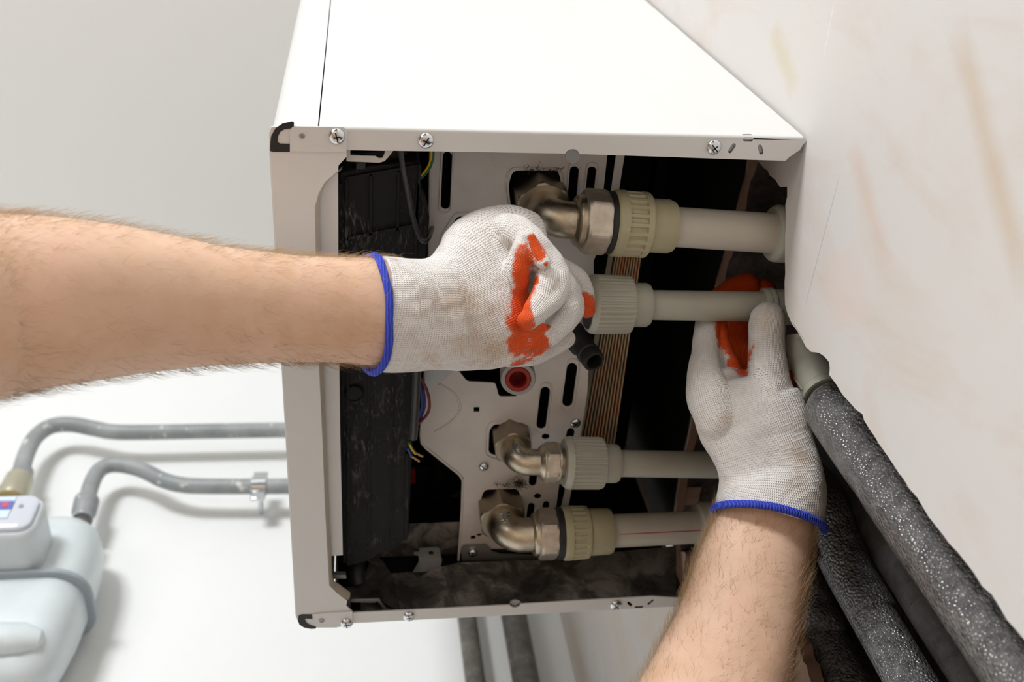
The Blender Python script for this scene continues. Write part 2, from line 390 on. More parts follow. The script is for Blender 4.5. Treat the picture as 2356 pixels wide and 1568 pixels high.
far = [(0.635, FZ+0.02), (0.635, 0.05), (0.632, 0.28), (0.626, 0.38), (0.622, 0.43), (0.616, 0.47), (0.612, 0.50), (0.607, 0.54)]
left = [wp(*p) for p in [(1555, 1350), (1548, 1250), (1560, 1130), (1572, 1060), (1590, 985), (1597, 930), (1592, 880), (1608, 800), (1628, 740), (1648, 655), (1652, 620), (1664, 590), (1690, 500), (1697, 470), (1703, 432), (1705, 418), (1718, 390), (1722, 372), (1726, 350)]]
outline = near + [(0.307, 0.0), (0.309, -0.4), (0.308, FZ+0.02)] + far + left
def jag(pl, step=0.006, amp=0.0012, seed=3):
    rnd = random.Random(seed); out = []
    for i, p in enumerate(pl):
        q = pl[(i+1) % len(pl)]; L = math.dist(p, q); k = max(1, int(L/step)); out.append(p)
        if L > 0.3: continue
        for j in range(1, k):
            t_ = j/k; out.append((p[0]+(q[0]-p[0])*t_+rnd.uniform(-amp, amp), p[1]+(q[1]-p[1])*t_+rnd.uniform(-amp, amp)))
    return out
hole = jag(outline)
wr = sheet('wall_right', [(-4.6, FZ), (WY, FZ), (WY, CZ), (-4.6, CZ)], [hole], WX, 0.007, 'plaster', plane='x', edge_mat='broken'); struct(wr)
# broken channel chopped in the masonry behind
mb = MB(); rings = []
NS = 7
for k in range(NS):
    x = WX + 0.007 + 0.16*k/(NS-1); ring = []
    for (y, z) in hole:
        nn = noise.noise_vector(Vector((x*25, y*22, z*22)))
        g = 0.004 + 0.010*k/(NS-1) if k else 0
        ring.append((x, y + nn.y*g*1.2, z + nn.z*g*1.2))
    rings.append(ring)
mb.rings(rings, False, False)
o = mb.build('wall_chase_sides', 'masonry', angle=80); struct(o); o.name = 'wall_chase'
mb = MB(); ny, nz_ = 44, 110
for i in range(ny+1):
    for j in range(nz_+1):
        y = 0.18 + 0.54*i/ny; z = FZ + (0.75-FZ)*j/nz_
        d = noise.fractal(Vector((y*14, z*14, 3)), 1.0, 2.0, 4)
        mb.v.append((WX+0.142 + d*0.014, y, z))
for i in range(ny):
    for j in range(nz_): a = i*(nz_+1)+j; mb.face(a, a+nz_+1, a+nz_+2, a+1)
o = mb.build('wall_masonry', 'masonry', angle=80); struct(o)
# loose plaster scabs on the rim of the channel
for k, pts in enumerate([[(1703, 418), (1735, 425), (1740, 437), (1722, 447), (1704, 452), (1700, 440)], [(1655, 600), (1680, 590), (1675, 625), (1662, 655), (1652, 660)], [(1556, 1262), (1592, 1270), (1588, 1330), (1562, 1345)], [(1560, 1130), (1600, 1120), (1590, 1160), (1565, 1180)]]):
    pl = jag([tuple(VX(x, y, WX+0.013)[1:]) for x, y in pts], 0.003, 0.0008, k)
    o = sheet('plaster_lump', pl, [], WX+0.007, 0.012, 'broken', plane='x')
    tag(o, ['pinkish plaster scab on channel rim above the top pipe', 'plaster scab on channel rim between the top two pipes', 'plaster scab beside lower boiler back edge under lowest pipe', 'plaster scab on channel rim between the lower two pipes'][k], 'plaster lump')
# crumpled broken board low in the channel, beside the forearm
mb = MB(); rnd = random.Random(11)
pp = [tuple(VX(x, y, 0.318)[1:]) for x, y in [(1806, 1462), (1818, 1440), (1826, 1466), (1836, 1478), (1842, 1505), (1856, 1530), (1868, 1580), (1880, 1640), (1780, 1640), (1790, 1520)]]
o = sheet('broken_board', jag(pp, 0.004, 0.002, 5), [], 0.318, 0.010, 'broken', plane='x'); tag(o, 'torn piece of brown board in channel beside the right forearm', 'broken board')

# ------------------------------------------------------------------ boiler
BZ = 0.5723; BT = 1.22
boiler = empty('boiler', (0.11, 0.39, BZ), 'white wall-hung gas boiler with its open underside showing fittings', 'boiler')
Y0, Y1 = 0.1896, 0.5896; X0 = -0.0515; XS = -0.0225; XB = 0.2745
# front cover: wraps both sides with round corners
def wrap(xa, y0, y1, r, n=7):
    pts = [(XS-0.0008, y0)]
    for k in range(n+1): a = -PI/2 - k/n*PI/2; pts.append((xa + r + r*math.cos(a), y0 + r + r*math.sin(a)))
    for k in range(n+1): a = PI - k/n*PI/2; pts.append((xa + r + r*math.cos(a), y1 - r + r*math.sin(a)))
    pts.append((XS-0.0008, y1)); return pts
oo = wrap(X0, Y0, Y1, 0.014); ii = wrap(X0+0.0014, Y0+0.0014, Y1-0.0014, 0.0126)[::-1]
cover = MB().prism([(x, y, BZ) for x, y in oo+ii], (0, 0, BT-BZ)).build('front_cover', 'enamel', boiler, angle=30)
# turned-in lip of the cover with its two screw tabs
lip = [(612, 350), (612, 325), (614, 305), (624, 290), (645, 279), (700, 284), (720, 290), (790, 292), (797.5, 297), (797.6, 360), (779, 380), (778, 393), (748, 418), (733, 445), (725, 475), (727, 590), (735, 850), (742, 1000), (748, 1160), (754, 1273), (758, 1345), (775, 1362), (799, 1380), (797, 1392), (811, 1404), (812, 1437), (771, 1444), (729, 1444), (706, 1446), (690, 1436), (681, 1412), (664, 1160), (640, 800)]
lipo = [tuple(p) for p in z2(lip, BZ)]
lipo = [(max(x, X0+0.0004), min(max(y, Y0+0.0004), Y1-0.0004)) for x, y in lipo]
g_ = 0.57225
dark_slot1 = z2([(622, 346), (622, 330), (624, 312), (634, 294), (650, 283), (672, 278), (677, 281), (676, 290), (670, 294), (655, 296), (645, 302), (640, 312), (639, 325), (644, 329), (667, 330), (667, 348), (630, 348)], g_)
dark_slot2 = z2([(718, 1411), (694, 1411), (687, 1414), (685, 1424), (689, 1434), (700, 1441), (716, 1444), (727, 1443), (728, 1440), (716, 1436), (706, 1431), (702, 1424), (703, 1420), (719, 1421)], g_)
lp = psheet('cover_lip', lipo, [], BZ-0.0006, 0.0012, 'enamel', boiler, bevel=0.0003)
psheet('corner_slot_dark', dark_slot1, [], BZ-0.0011, 0.0006, 'black', boiler); psheet('corner_slot_dark', dark_slot2, [], BZ-0.0011, 0.0006, 'black', boiler)  # black sheets standing in for the darkness of open corner slots
# raised screw tabs
for tb in ([(667, 348), (667, 300), (672, 293), (680, 290), (790, 292), (797, 297), (797, 350)], [(729, 1443), (720, 1412), (811, 1405), (811, 1436), (771, 1443)]):
    psheet('screw_tab', z2(tb, BZ-0.0014), [], BZ-0.0016, 0.0011, 'enamel', boiler, bevel=0.0002)
# turned inner edge of the lip (rounded return going up)
edge = spline([V(x, y, BZ+0.001) for x, y in [(779, 392), (748, 418), (733, 445), (725, 480), (727, 600), (735, 850), (748, 1160), (754, 1273), (758, 1345), (775, 1362), (799, 1380)]], 4)
mb = MB()
for i in range(len(edge)-1):
    n = len(mb.v)
    for p in (edge[i], edge[i+1]):
        mb.v += [tuple(p), tuple(p + Vector((0.002, 0, 0.0025))), tuple(p + Vector((0.0024, 0, 0.008)))]
    mb.face(n, n+1, n+4, n+3); mb.face(n+1, n+2, n+5, n+4)
mb.build('lip_return', 'cream', boiler)
# side panels with bottom flanges
def side_panel(ya, s, x1, flange_px, holes_px, name):
    mb = MB(); t_ = 0.0012
    r = 0.0022; prof = [(ya + s*t_, BT), (ya, BT)]
    for k in range(6): a = k/5*PI/2; prof.append((ya + s*(r - r*math.cos(a)), BZ + r - r*math.sin(a)))
    prof.append((ya + s*r, BZ+t_)); prof.append((ya + s*t_, BZ+r))
    a_ = [(XS, y, z) for y, z in prof]; mb.prism(a_, (x1-XS, 0, 0))
    o = mb.build(name, 'enamel', boiler, angle=30)
    fo = z2(flange_px, BZ); fo = [(x, max(y, Y0+r) if s > 0 else min(y, Y1-r)) for x, y in fo]
    psheet('bottom_flange', fo, [z2(h, BZ) for h in holes_px], BZ, 0.0011, 'enamel', boiler)
    return o
def stad(cx, cy, L, W, ang, n=6):                       # stadium outline in photo pixels
    a = math.radians(ang); out = []
    for e, s0 in ((1, -PI/2), (-1, PI/2)):
        for k in range(n+1):
            th = s0 + k/n*PI; x = e*(L-W)/2 + math.cos(th)*W/2; y = math.sin(th)*W/2
            out.append((cx + x*math.cos(a) - y*math.sin(a), cy + x*math.sin(a) + y*math.cos(a)))
    return out
top_slots = [stad(1684, 341, 26, 10, -57), stad(1721, 320, 25, 10.5, 2), stad(1750, 344, 24, 10.5, 75)]
bot_slots = [stad(1449, 1389, 14, 7, 40), stad(1470, 1396, 19, 4.5, -2), stad(1497, 1385, 18, 5, -38)]
tn = [(1333, 354), (1330, 347), (1322, 343), (1313, 343), (1305, 347), (1301, 353)]
side_panel(Y0, 1, XB, [(760, 280), (1300, 300), (1858, 318), (1850, 330), (1840, 345), (1815, 362), (1807, 370), (1600, 363)] + tn + [(1000, 348), (798, 345), (760, 345)], top_slots, 'side_panel')
bn = [(1172, 1391), (1178, 1396), (1186, 1398), (1194, 1395), (1199, 1389)]
side_panel(Y1, -1, 0.262, [(790, 1442), (1200, 1425), (1575, 1398), (1575, 1375), (1500, 1371)] + bn[::-1] + [(1000, 1400), (812, 1409), (790, 1410)], bot_slots, 'side_panel')
# grey inserts seen in the upper slots
for h in top_slots: psheet('slot_backing', z2(stad(sum(p[0] for p in h)/len(h), sum(p[1] for p in h)/len(h), 34, 18, 0), BZ), [], BZ+0.0016, 0.001, 'galv', boiler)
for h in bot_slots: psheet('slot_backing', z2(stad(sum(p[0] for p in h)/len(h), sum(p[1] for p in h)/len(h), 24, 12, 0), BZ), [], BZ+0.0016, 0.001, 'void', boiler)
psheet('knockout_disc', z2([(1317+17*math.cos(a*PI/10), 358+16*math.sin(a*PI/10)) for a in range(20)], BZ+0.003), [], BZ+0.002, 0.001, 'galv', boiler)
psheet('knockout_disc', z2([(1186+14*math.cos(a*PI/10), 1386+9*math.sin(a*PI/10)) for a in range(20)], BZ+0.003), [], BZ+0.002, 0.001, 'galv', boiler)
# small bracket ear between side panel and wall
psheet('wall_ear', z2([(1836, 352), (1848, 330), (1857, 318), (1860, 322), (1856, 345), (1848, 352)], BZ+0.002), [], BZ+0.003, 0.0012, 'galv', boiler)
MB().box((X0+0.002, Y0+0.002, BT-0.002), (XB, Y1-0.002, BT)).build('top_panel', 'enamel', boiler)
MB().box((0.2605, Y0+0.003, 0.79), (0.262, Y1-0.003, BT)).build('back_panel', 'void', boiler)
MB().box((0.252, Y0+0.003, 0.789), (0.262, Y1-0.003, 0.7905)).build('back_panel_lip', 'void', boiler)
# lining: black sheets on inner faces, deepening the enclosed box's shade by colour
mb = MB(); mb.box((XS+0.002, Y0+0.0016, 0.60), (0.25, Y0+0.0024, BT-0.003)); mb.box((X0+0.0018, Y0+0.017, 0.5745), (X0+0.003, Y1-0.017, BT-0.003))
mb.box((XS+0.002, Y1-0.0026, 0.578), (0.2600, Y1-0.0016, BT-0.003)); mb.box((-0.045, Y0+0.01, 0.80), (0.25, Y1-0.01, 0.803)); mb.build('inner_shade_lining', 'void', boiler)
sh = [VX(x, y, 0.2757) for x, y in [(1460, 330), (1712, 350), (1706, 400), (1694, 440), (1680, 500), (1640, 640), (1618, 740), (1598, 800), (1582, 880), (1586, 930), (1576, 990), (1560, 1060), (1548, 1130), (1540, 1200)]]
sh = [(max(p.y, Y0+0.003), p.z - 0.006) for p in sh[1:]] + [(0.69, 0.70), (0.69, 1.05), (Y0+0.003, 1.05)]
o = sheet('shade_sheet', sh, [], 0.2750, 0.0010, 'shade_paint', None, plane='x'); o.parent = boiler; o.matrix_parent_inverse = Matrix.Translation(-boiler.location)  # added dark sheet over the wall strip, painting the boiler's shade there
# beige back edge of the lower side panel
mb = MB(); mb.prism([(0.2600, 0.5885, 0.615), (0.2640, 0.5885, 0.612), (0.2640, 0.572, 0.616), (0.2628, 0.572, 0.622), (0.2628, 0.572, 0.80), (0.26, 0.5885, 0.80)][0:2] + [(0.2640, 0.5885, 0.80), (0.2600, 0.5885, 0.80)], (0, -0.003, 0)); mb.build('back_edge', 'cream', boiler, bevel=0.0008)

def screw(px, py, z, rpx, rot, parent, name='screw', recess=True):
    c = V(px, py, z); r = rpx*mpp(c); mb = MB()
    prof = [(0, r*1.0), (r*0.12, r), (r*0.30, r*0.93), (r*0.48, r*0.75), (r*0.58, r*0.5), (r*0.62, r*0.25), (r*0.63, 0.00002)]
    mb.lathe(c + Vector((0, 0, 0.0008)), c + Vector((0, 0, -0.01)), [(0, r*1.02)] + [(t_+0.0008, q) for t_, q in prof], 32)
    mb.m = 1
    zt = c.z - r*0.58
    for k in range(2):
        a = rot + k*PI/2; d = Vector((math.cos(a), math.sin(a), 0)); e = Vector((-d.y, d.x, 0))
        L = r*(0.62 if k == 0 else 0.42); W = r*0.085
        mb.prism([c*0 + Vector((c.x, c.y, zt - r*0.07)) + d*sx*L + e*sy*W for sx, sy in ((1, 1), (-1, 1), (-1, -1), (1, -1))], (0, 0, r*0.14))
    return mb.build(name, ['zinc', 'black'], parent)
for px, py, rr, rot in [(775, 313, 19.5, 1.35), (980, 323, 19, 2.1), (1642, 338, 18, 0.8), (797, 1432, 14, 1.4), (941, 1416, 14, 1.5), (1417, 1390, 14, 0.9)]:
    screw(px, py, BZ-0.0016 if px < 800 else BZ, rr, rot, boiler)
for px, py in ((695, 313), (740, 1427)):
    c = V(px, py, BZ-0.0017); r = 6.5*mpp(c)
    MB().lathe(c, c + Vector((0, 0, -1)), [(-0.0004, r), (0.0004, r), (0.0006, r*0.55), (0.0002, r*0.5), (0.0002, 0.00001)], 20).build('rivet', 'galv', boiler)
# guide bracket behind the cover, top and bottom
mb = MB(); bp = [(800, 358), (864, 358), (876, 372), (884, 370), (886, 352), (905, 352), (890, 374), (878, 374), (800, 372)]
zb = 0.580
outer = z2([(797, 345), (797, 371), (872, 374), (884, 371), (893, 362), (906, 345)], zb); inner = z2([(806, 345), (806, 357), (863, 359), (872, 364), (880, 363), (884, 355), (886, 347)], zb)
psheet('guide_bracket', outer, [inner], zb, 0.0012, 'plate', boiler)
psheet('guide_bracket', z2([(797, 1378), (872, 1377), (888, 1398), (905, 1405), (797, 1410)], zb), [z2([(806, 1385), (862, 1386), (868, 1383), (876, 1392), (884, 1403), (808, 1407)], zb)], zb, 0.0012, 'galv', boiler)
# pale inner face of the door
psheet('door_liner', z2([(722, 480), (728, 450), (741, 425), (760, 408), (778, 396), (779, 700), (783, 1000), (789, 1277), (752, 1279), (730, 1000)], 0.583), [], 0.583, 0.002, 'enamel', boiler, bevel=0.0003)
MB().prism([V(x, y, 0.5832) + Vector((0, 0, 0)) for x, y in [(777, 398), (779, 700), (783, 1000), (788, 1277), (791, 1277), (786, 1000), (782, 700), (780, 398)]], (0, 0, 0.045)).build('door_liner_edge', 'void', boiler)

# mounting plate with slots and openings
PZ = 0.632
def box_px(x0, y0, x1, y1): return [(x0, y0), (x1, y0), (x1, y1), (x0, y1)]
outer = z2([(994, 320), (989, 590), (980, 850), (969, 1000), (971, 1016), (980, 1026), (1058, 1088), (1067, 1100), (1066, 1160), (1056, 1291), (1062, 1262), (1230, 1262), (1240, 1268), (1292, 1200), (1309, 1160), (1320, 1100), (1338, 992), (1352, 900), (1358, 760), (1367, 700), (1366, 600), (1408, 500), (1424, 440), (1440, 340), (1438, 320)], PZ)
holes = [stad(1027, 415, 132, 23, 92.5), stad(1318, 432, 100, 21, 95), stad(1358, 430, 95, 20, 96),
         [(1398, 352), (1418, 352), (1405, 445), (1398, 470), (1385, 470)],
         rounded([(1052, 498), (1150, 498), (1150, 640), (1024, 640), (1024, 545)], 8),
         rounded([(1045, 840), (1180, 840), (1200, 880), (1190, 912), (1148, 912), (1140, 880), (1075, 877)], 7),
         stad(1250, 938, 98, 22, 97), stad(1311, 885, 102, 24, 98), box_px(1090, 936, 1103, 947),
         stad(1312, 1000, 32, 18, 100), [(1255.5+9*math.cos(a*PI/8), 1004+6.5*math.sin(a*PI/8)) for a in range(16)],
         rounded([(1136, 976), (1206, 976), (1212, 990), (1212, 1044), (1180, 1060), (1124, 1042), (1126, 990)], 10),
         rounded([(1115, 1126), (1190, 1124), (1198, 1140), (1200, 1195), (1106, 1195), (1107, 1145)], 12),
         rounded([(1180, 392), (1282, 392), (1290, 410), (1288, 470), (1176, 480), (1170, 425)], 14),
         stad(1227, 1095, 46, 18, 96), [(1237+8.5*math.cos(a*PI/8), 1141+6.5*math.sin(a*PI/8)) for a in range(16)],
         stad(1220, 1182, 52, 16, 98), stad(1255, 1172, 40, 15, 98), [(1287, 1113), (1303, 1113), (1289, 1178), (1278, 1178)],
         box_px(1083, 1232, 1094, 1240), [(1103+6*math.cos(a*PI/6), 1230+3*math.sin(a*PI/6)) for a in range(12)],
         rounded([(1376, 585), (1430, 585), (1440, 640), (1365, 640)], 6)]
hol = [h for i, h in enumerate(holes) if i != 21]
plate = psheet('mounting_plate', outer, [z2(h, PZ) for h in hol], PZ, 0.0013, 'plate', boiler, bevel=0.0002)
# pressed rims round the openings and the stamped ridge
mb = MB()
for i in (0, 1, 2, 4, 6, 7, 11, 13):
    h = hol[i]; cx = sum(p[0] for p in h)/len(h); cy = sum(p[1] for p in h)/len(h)
    g = [(cx + (x-cx)*(1 + 9/max(12, math.dist((x, y), (cx, cy)))), cy + (y-cy)*(1 + 9/max(12, math.dist((x, y), (cx, cy))))) for x, y in h]
    mb.tube([V(x, y, PZ-0.0001) for x, y in g], 0.0008, 6, closed=True, up=Vector((0, 0, 1)))
mb.tube(spline([V(x, y, PZ+0.0004) for x, y in [(1010, 882), (1045, 905), (1058, 930), (1055, 950), (1030, 975), (1000, 992)]], 6), 0.0013, 8)
mb.tube([V(x, y, PZ+0.0002) for x, y in [(991, 340), (987, 590), (978, 850), (968, 1000), (970, 1018), (980, 1030), (1057, 1091), (1065, 1104), (1063, 1170), (1055, 1288)]], 0.0011, 8)
mb.build('pressed_rims', 'plate', boiler)
for px, py, r_ in [(1113, 1072, 12), (1324, 972, 12.5), (1088, 1270, 11)]: screw(px, py, PZ-0.0005 if py < 1200 else 0.628, r_, 0.7, boiler, 'plate_screw')
# things above the plate: heat exchanger of stacked copper plates
mb = MB(); NP = 10
for k in range(NP):
    f = k/(NP-1); zz = 0.662
    a = V(1396 + 64*f, 560, zz); b = V(1334 + 62*f, 1100, zz)
    a = V(1386 + 62*f, 760, zz); d = (V(1342 + 70*f, 1015, zz) - a); p0 = a - d*0.62; p1 = a + d*1.15
    w = (V(1386, 760, zz) - V(1382, 760, zz)).length*0.95
    mb.prism([p0, p1, p1 + Vector((w, 0, 0)), p0 + Vector((w, 0, 0))], (0, 0, 0.09))
    if k == 0: base_a, base_b = p0, p1
mb.build('heat_exchanger', 'copper', boiler, bevel=0.0006)
mb = MB(); e_a, e_b = base_a - Vector((0.0055, 0, 0)), base_b - Vector((0.0055, 0, 0))
mb.prism([e_a, e_b, e_b + Vector((0.004, 0, 0)), e_a + Vector((0.004, 0, 0))], (0, 0, 0.09)); mb.build('exchanger_end_plate', 'steel_plate', boiler)
# dark body of the exchanger between plates
e2 = Vector((V(1448, 760, 0.662).x - V(1382, 760, 0.662).x, 0, 0))
MB().prism([base_a + Vector((0, 0, 0.003)), base_b + Vector((0, 0, 0.003)), base_b + e2 + Vector((0, 0, 0.003)), base_a + e2 + Vector((0, 0, 0.003))], (0, 0, 0.08)).build('exchanger_core', 'void', boiler)
# dark pipework inside, hardly seen
mb = MB()
mb.tube(spline([V(1010, 1100, 0.70), V(1030, 1030, 0.69), V(1050, 1060, 0.70), V(1030, 1120, 0.71)], 6), 0.009, 12)
mb.box(V(942, 1075, 0.70), V(1000, 1110, 0.73)); mb.build('hydraulic_block', 'void', boiler)
psheet('red_clip', z2([(944, 1080), (956, 1080), (956, 1112), (942, 1112)], 0.69), [], 0.69, 0.004, 'red', boiler)
psheet('inner_floor', z2([(940, 1130), (1066, 1130), (1066, 1300), (880, 1300), (905, 1262), (935, 1255)], 0.72), [], 0.72, 0.002, 'tray', boiler)

# electronics box (black plastic) with ribs
CZB = 0.597
ctl = psheet('control_box', z2([(781, 396), (800, 392), (850, 380), (958, 372), (967, 380), (966, 450), (988, 500), (974, 700), (962, 860), (950, 1000), (940, 1235), (905, 1262), (880, 1270), (850, 1290), (800, 1303), (791, 1290), (787, 1000)], CZB), [], CZB, 0.075, 'plastic', boiler, bevel=0.001)
mb = MB()
def rib(pts, w=0.0009, h=0.0022, z=CZB):
    for i in range(len(pts)-1):
        a, b = V(*pts[i], z), V(*pts[i+1], z); d = (b-a).normalized(); e = Vector((-d.y, d.x, 0))*w
        mb.prism([a-e, b-e, b+e, a+e], (0, 0, -h))
rib([(797, 408), (799, 700), (801, 1000), (803, 1295)]); rib([(853, 398), (852, 540)], 0.0007); rib([(917, 392), (914, 540)], 0.0007)
rib([(797, 408), (853, 398), (919, 386), (962, 378), (966, 386), (957, 520)], 0.0009); rib([(798, 546), (852, 535), (945, 517), (962, 512)], 0.0010)
rib([(961, 420), (952, 700), (945, 900)], 0.0008); rib([(848, 860), (850, 1290)], 0.0006, 0.0014); rib([(903, 860), (901, 1260)], 0.0006, 0.0014); rib([(936, 1040), (934, 1238)], 0.0010)
rib([(783, 420), (787, 700), (789, 1000), (792, 1290)], 0.0007)
mb.build('box_rib', 'plastic', boiler)
c = V(815, 903, CZB); MB().lathe(c + Vector((0, 0, 0.001)), c + Vector((0, 0, -1)), [(0, 0.0068), (0.003, 0.0066), (0.0034, 0.006), (0.0026, 0.0052), (0.0026, 0.0001)], 32).build('round_boss', 'plastic', boiler)
MB().prism([V(x, y, 0.603) for x, y in [(803, 376), (818, 374), (816, 388), (842, 388), (842, 372), (900, 370), (938, 354), (930, 348), (800, 352)]], (0, 0, 0.03)).build('box_upper_clip', 'plastic', boiler)
MB().prism([V(x, y, 0.590) for x, y in [(818, 372), (842, 372), (842, 391), (818, 391)]], (0, 0, 0.012)).build('clip_block', 'black', boiler, bevel=0.001)
mb = MB(); mb.tube([V(820, 1296, 0.612), V(822, 1330, 0.60), V(826, 1345, 0.596)], [0.007, 0.0065, 0.005], 16); mb.build('box_foot', 'black', boiler)
# cables
def cable(name, pts, rpx, m_, z=0.592, n=8):
    p = [V(q[0], q[1], q[2] if len(q) > 2 else z) for q in pts]; r = rpx*mpp(p[0])
    return MB().tube(spline(p, n), r, 10).build(name, m_, boiler)
cable('black_cable', [(921, 342), (927, 385), (936, 430), (948, 490), (958, 525), (967, 548), (976, 554), (986, 546, 0.60), (996, 520, 0.64)], 6.5, 'sleeve', 0.590)
cable('earth_wire', [(996, 340), (996, 362), (989, 385), (976, 402), (962, 414)], 3.4, 'wire_green', 0.606)
cable('earth_wire', [(992, 340), (992, 360), (985, 382), (972, 400), (961, 409)], 2.6, 'wire_yellow', 0.604)
cable('grey_sleeve', [(960, 830), (958, 880), (955, 940), (952, 990), (950, 1008)], 10.5, 'sleeve', 0.588)
cable('red_wire', [(966, 868), (981, 895), (988, 925), (984, 950), (964, 974)], 3.6, 'wire_red', 0.600)
cable('blue_wire', [(964, 870), (974, 900), (976, 935), (966, 965)], 3.8, 'wire_blue', 0.602)
cable('blue_wire', [(965, 880), (970, 905), (971, 935), (962, 960)], 3.4, 'wire_blue', 0.599)
cable('earth_wire', [(940, 1015), (947, 1030), (955, 1041)], 3.5, 'wire_green', 0.592); cable('earth_wire', [(942, 1022), (950, 1036), (956, 1044)], 2.6, 'wire_yellow', 0.590)
cable('copper_strand', [(955, 1041), (973, 1050)], 2.5, 'wire_copper', 0.592); cable('copper_strand', [(945, 1048), (965, 1061)], 2.6, 'wire_copper', 0.592); cable('blue_wire', [(938, 1030), (947, 1048)], 3.4, 'wire_blue', 0.592)
# white plastic cover sheet under the wrist of the glove
psheet('plastic_flap', z2([(976, 850), (1048, 850), (1010, 882), (980, 896)], 0.628), [], 0.628, 0.001, 'galv', boiler)

# lower inner lining: dark galvanised tray with a tab and end bracket
def ytri(px, py, y): return VY(px, py, y)
mb = MB(); ya = 0.583
mb.prism([V(1056, 1292, 0.6295), V(1240, 1290, 0.6295), V(1300, 1262, 0.6295), V(1540, 1238, 0.6295), (0.262, ya, 0.6295), (0.262, ya, 0.578), (-0.002, ya, 0.578), (-0.002, ya, 0.607), (0.02, ya, 0.620)][4:], (0, 0.001, 0))
mb.build('lower_tray', 'tray', boiler)
psheet('lower_tray', [(-0.004, 0.5650), (0.002, 0.548), (0.250, 0.5485), (0.258, 0.583), (0.0, 0.583)], [], 0.640, 0.001, 'tray', boiler)
mb = MB(); q = [V(905, 1332, 0.600), V(1560, 1245, 0.640), V(1556, 1372, 0.5765), V(915, 1401, 0.5765)]
n_ = (q[1]-q[0]).cross(q[2]-q[0]).normalized(); n_ = n_ if n_.dot(VIEW) > 0 else -n_
mb.prism([V(906, 1332, 0.601), V(960, 1330, 0.603), V(1000, 1306, 0.614), V(1058, 1293, 0.6225), V(1240, 1287, 0.6225), V(1300, 1280, 0.6225), V(1556, 1255, 0.6225), V(1556, 1372, 0.5765), V(920, 1402, 0.5765)], n_*0.001)
mb.build('tray_face', 'tray', boiler)
q = [V(866, 1230, 0.66), V(910, 1330, 0.60), V(915, 1402, 0.5765), V(868, 1385, 0.5765), V(830, 1338, 0.60), V(800, 1345, 0.60)]
mb = MB(); mb.prism([V(860, 1272, 0.64), V(880, 1290, 0.63), V(908, 1332, 0.601), V(918, 1403, 0.5765), V(876, 1383, 0.58), V(800, 1378, 0.582), V(790, 1350, 0.60), V(828, 1345, 0.605)], (0, 0.0005, 0.001)); mb.build('tray_corner', 'tray', boiler)
mb = MB(); mb.prism([V(x, y, 0.585) for x, y in [(760, 1322), (795, 1322), (797, 1330), (760, 1331)]], (0, 0, 0.004)); mb.build('corner_strip', 'galv', boiler)
psheet('tab', z2([(952, 1269), (964, 1268), (966, 1260), (1008, 1259), (1012, 1263), (1017, 1288), (964, 1292), (963, 1278), (952, 1276)], 0.625), [z2([(992+6*math.cos(a*PI/8), 1271+5*math.sin(a*PI/8)) for a in range(16)], 0.625)], 0.625, 0.001, 'galv', boiler)
MB().prism([V(964, 1292, 0.6245), V(1017, 1288, 0.6245), V(1012, 1312, 0.6135), V(950, 1316, 0.6135)], (0, 0, 0.001)).build('tab_fold', 'galv', boiler)
psheet('fixing_bracket', z2([(1062, 1290), (1062, 1262), (1068, 1255), (1120, 1254), (1132, 1268), (1150, 1274), (1230, 1276), (1245, 1288)], 0.6290), [], 0.6290, 0.001, 'galv', boiler)
# red-seated valve and black drain spigot
c0 = V(1187, 835, 0.628); c1 = V(1192, 872, 0.594); L = (c1-c0).length
R = 41*mpp(c1)
MB().lathe(c0, c1, [(0, R*0.95), (L*0.5, R*0.96), (L*0.62, R), (L*0.95, R), (L, R*0.95), (L, R*0.74), (L*0.9, R*0.72)], 40, True, False).build('valve_body', 'galv', boiler)
MB().lathe(c0, c1, [(L*0.6, R*0.73), (L*0.99, R*0.73), (L*1.02, R*0.69), (L*1.02, R*0.50), (L*0.99, R*0.47), (L*0.6, R*0.46)], 40, False, False).build('red_seat', 'red', boiler)
MB().lathe(c0, c1, [(L*0.6, R*0.47), (L*0.62, 0.0001)], 24, False, False).build('valve_bore', 'red', boiler)
c0 = V(1318, 765, 0.625); c1 = V(1368, 832, 0.588); L = (c1-c0).length; R = 24*mpp(c1)
MB().lathe(c0, c1, [(0, R*1.25), (L*0.2, R*1.35), (L*0.45, R*1.25), (L*0.5, R*1.05), (L*0.66, R*1.02), (L*0.68, R*1.15), (L*0.74, R*1.15), (L*0.76, R), (L*0.84, R), (L*0.86, R*1.12), (L*0.97, R*1.1), (L, R*1.0), (L, R*0.78), (L*0.6, R*0.74), (L*0.6, 0.0001)], 36, True, False).build('drain_spigot', 'black', boiler)
# bristles of a brush seal poking out
mb = MB(); rnd = random.Random(5)
for k in range(130):
    if k < 70: c = V(rnd.gauss(1193, 9), rnd.gauss(1110, 6), 0.628); sp = 0.008
    elif k < 95: c = V(rnd.uniform(1140, 1180), 1113+rnd.gauss(0, 2), 0.628); sp = 0.006
    else: c = V(rnd.uniform(1205, 1290), rnd.uniform(386, 396), 0.629); sp = 0.006
    d = Vector((rnd.gauss(0, 1), rnd.gauss(0, 0.8), -0.5)).normalized()*rnd.uniform(0.4, 1)*sp; e = Vector((rnd.gauss(0, 1), rnd.gauss(0, 1), 0))*0.0015
    mb.tube([c, c+d*0.5+e, c+d], [0.00018, 0.00014, 0.00005], 4, False)
mb.build('brush_bristles', 'fluff', boiler)['kind'] = 'stuff'

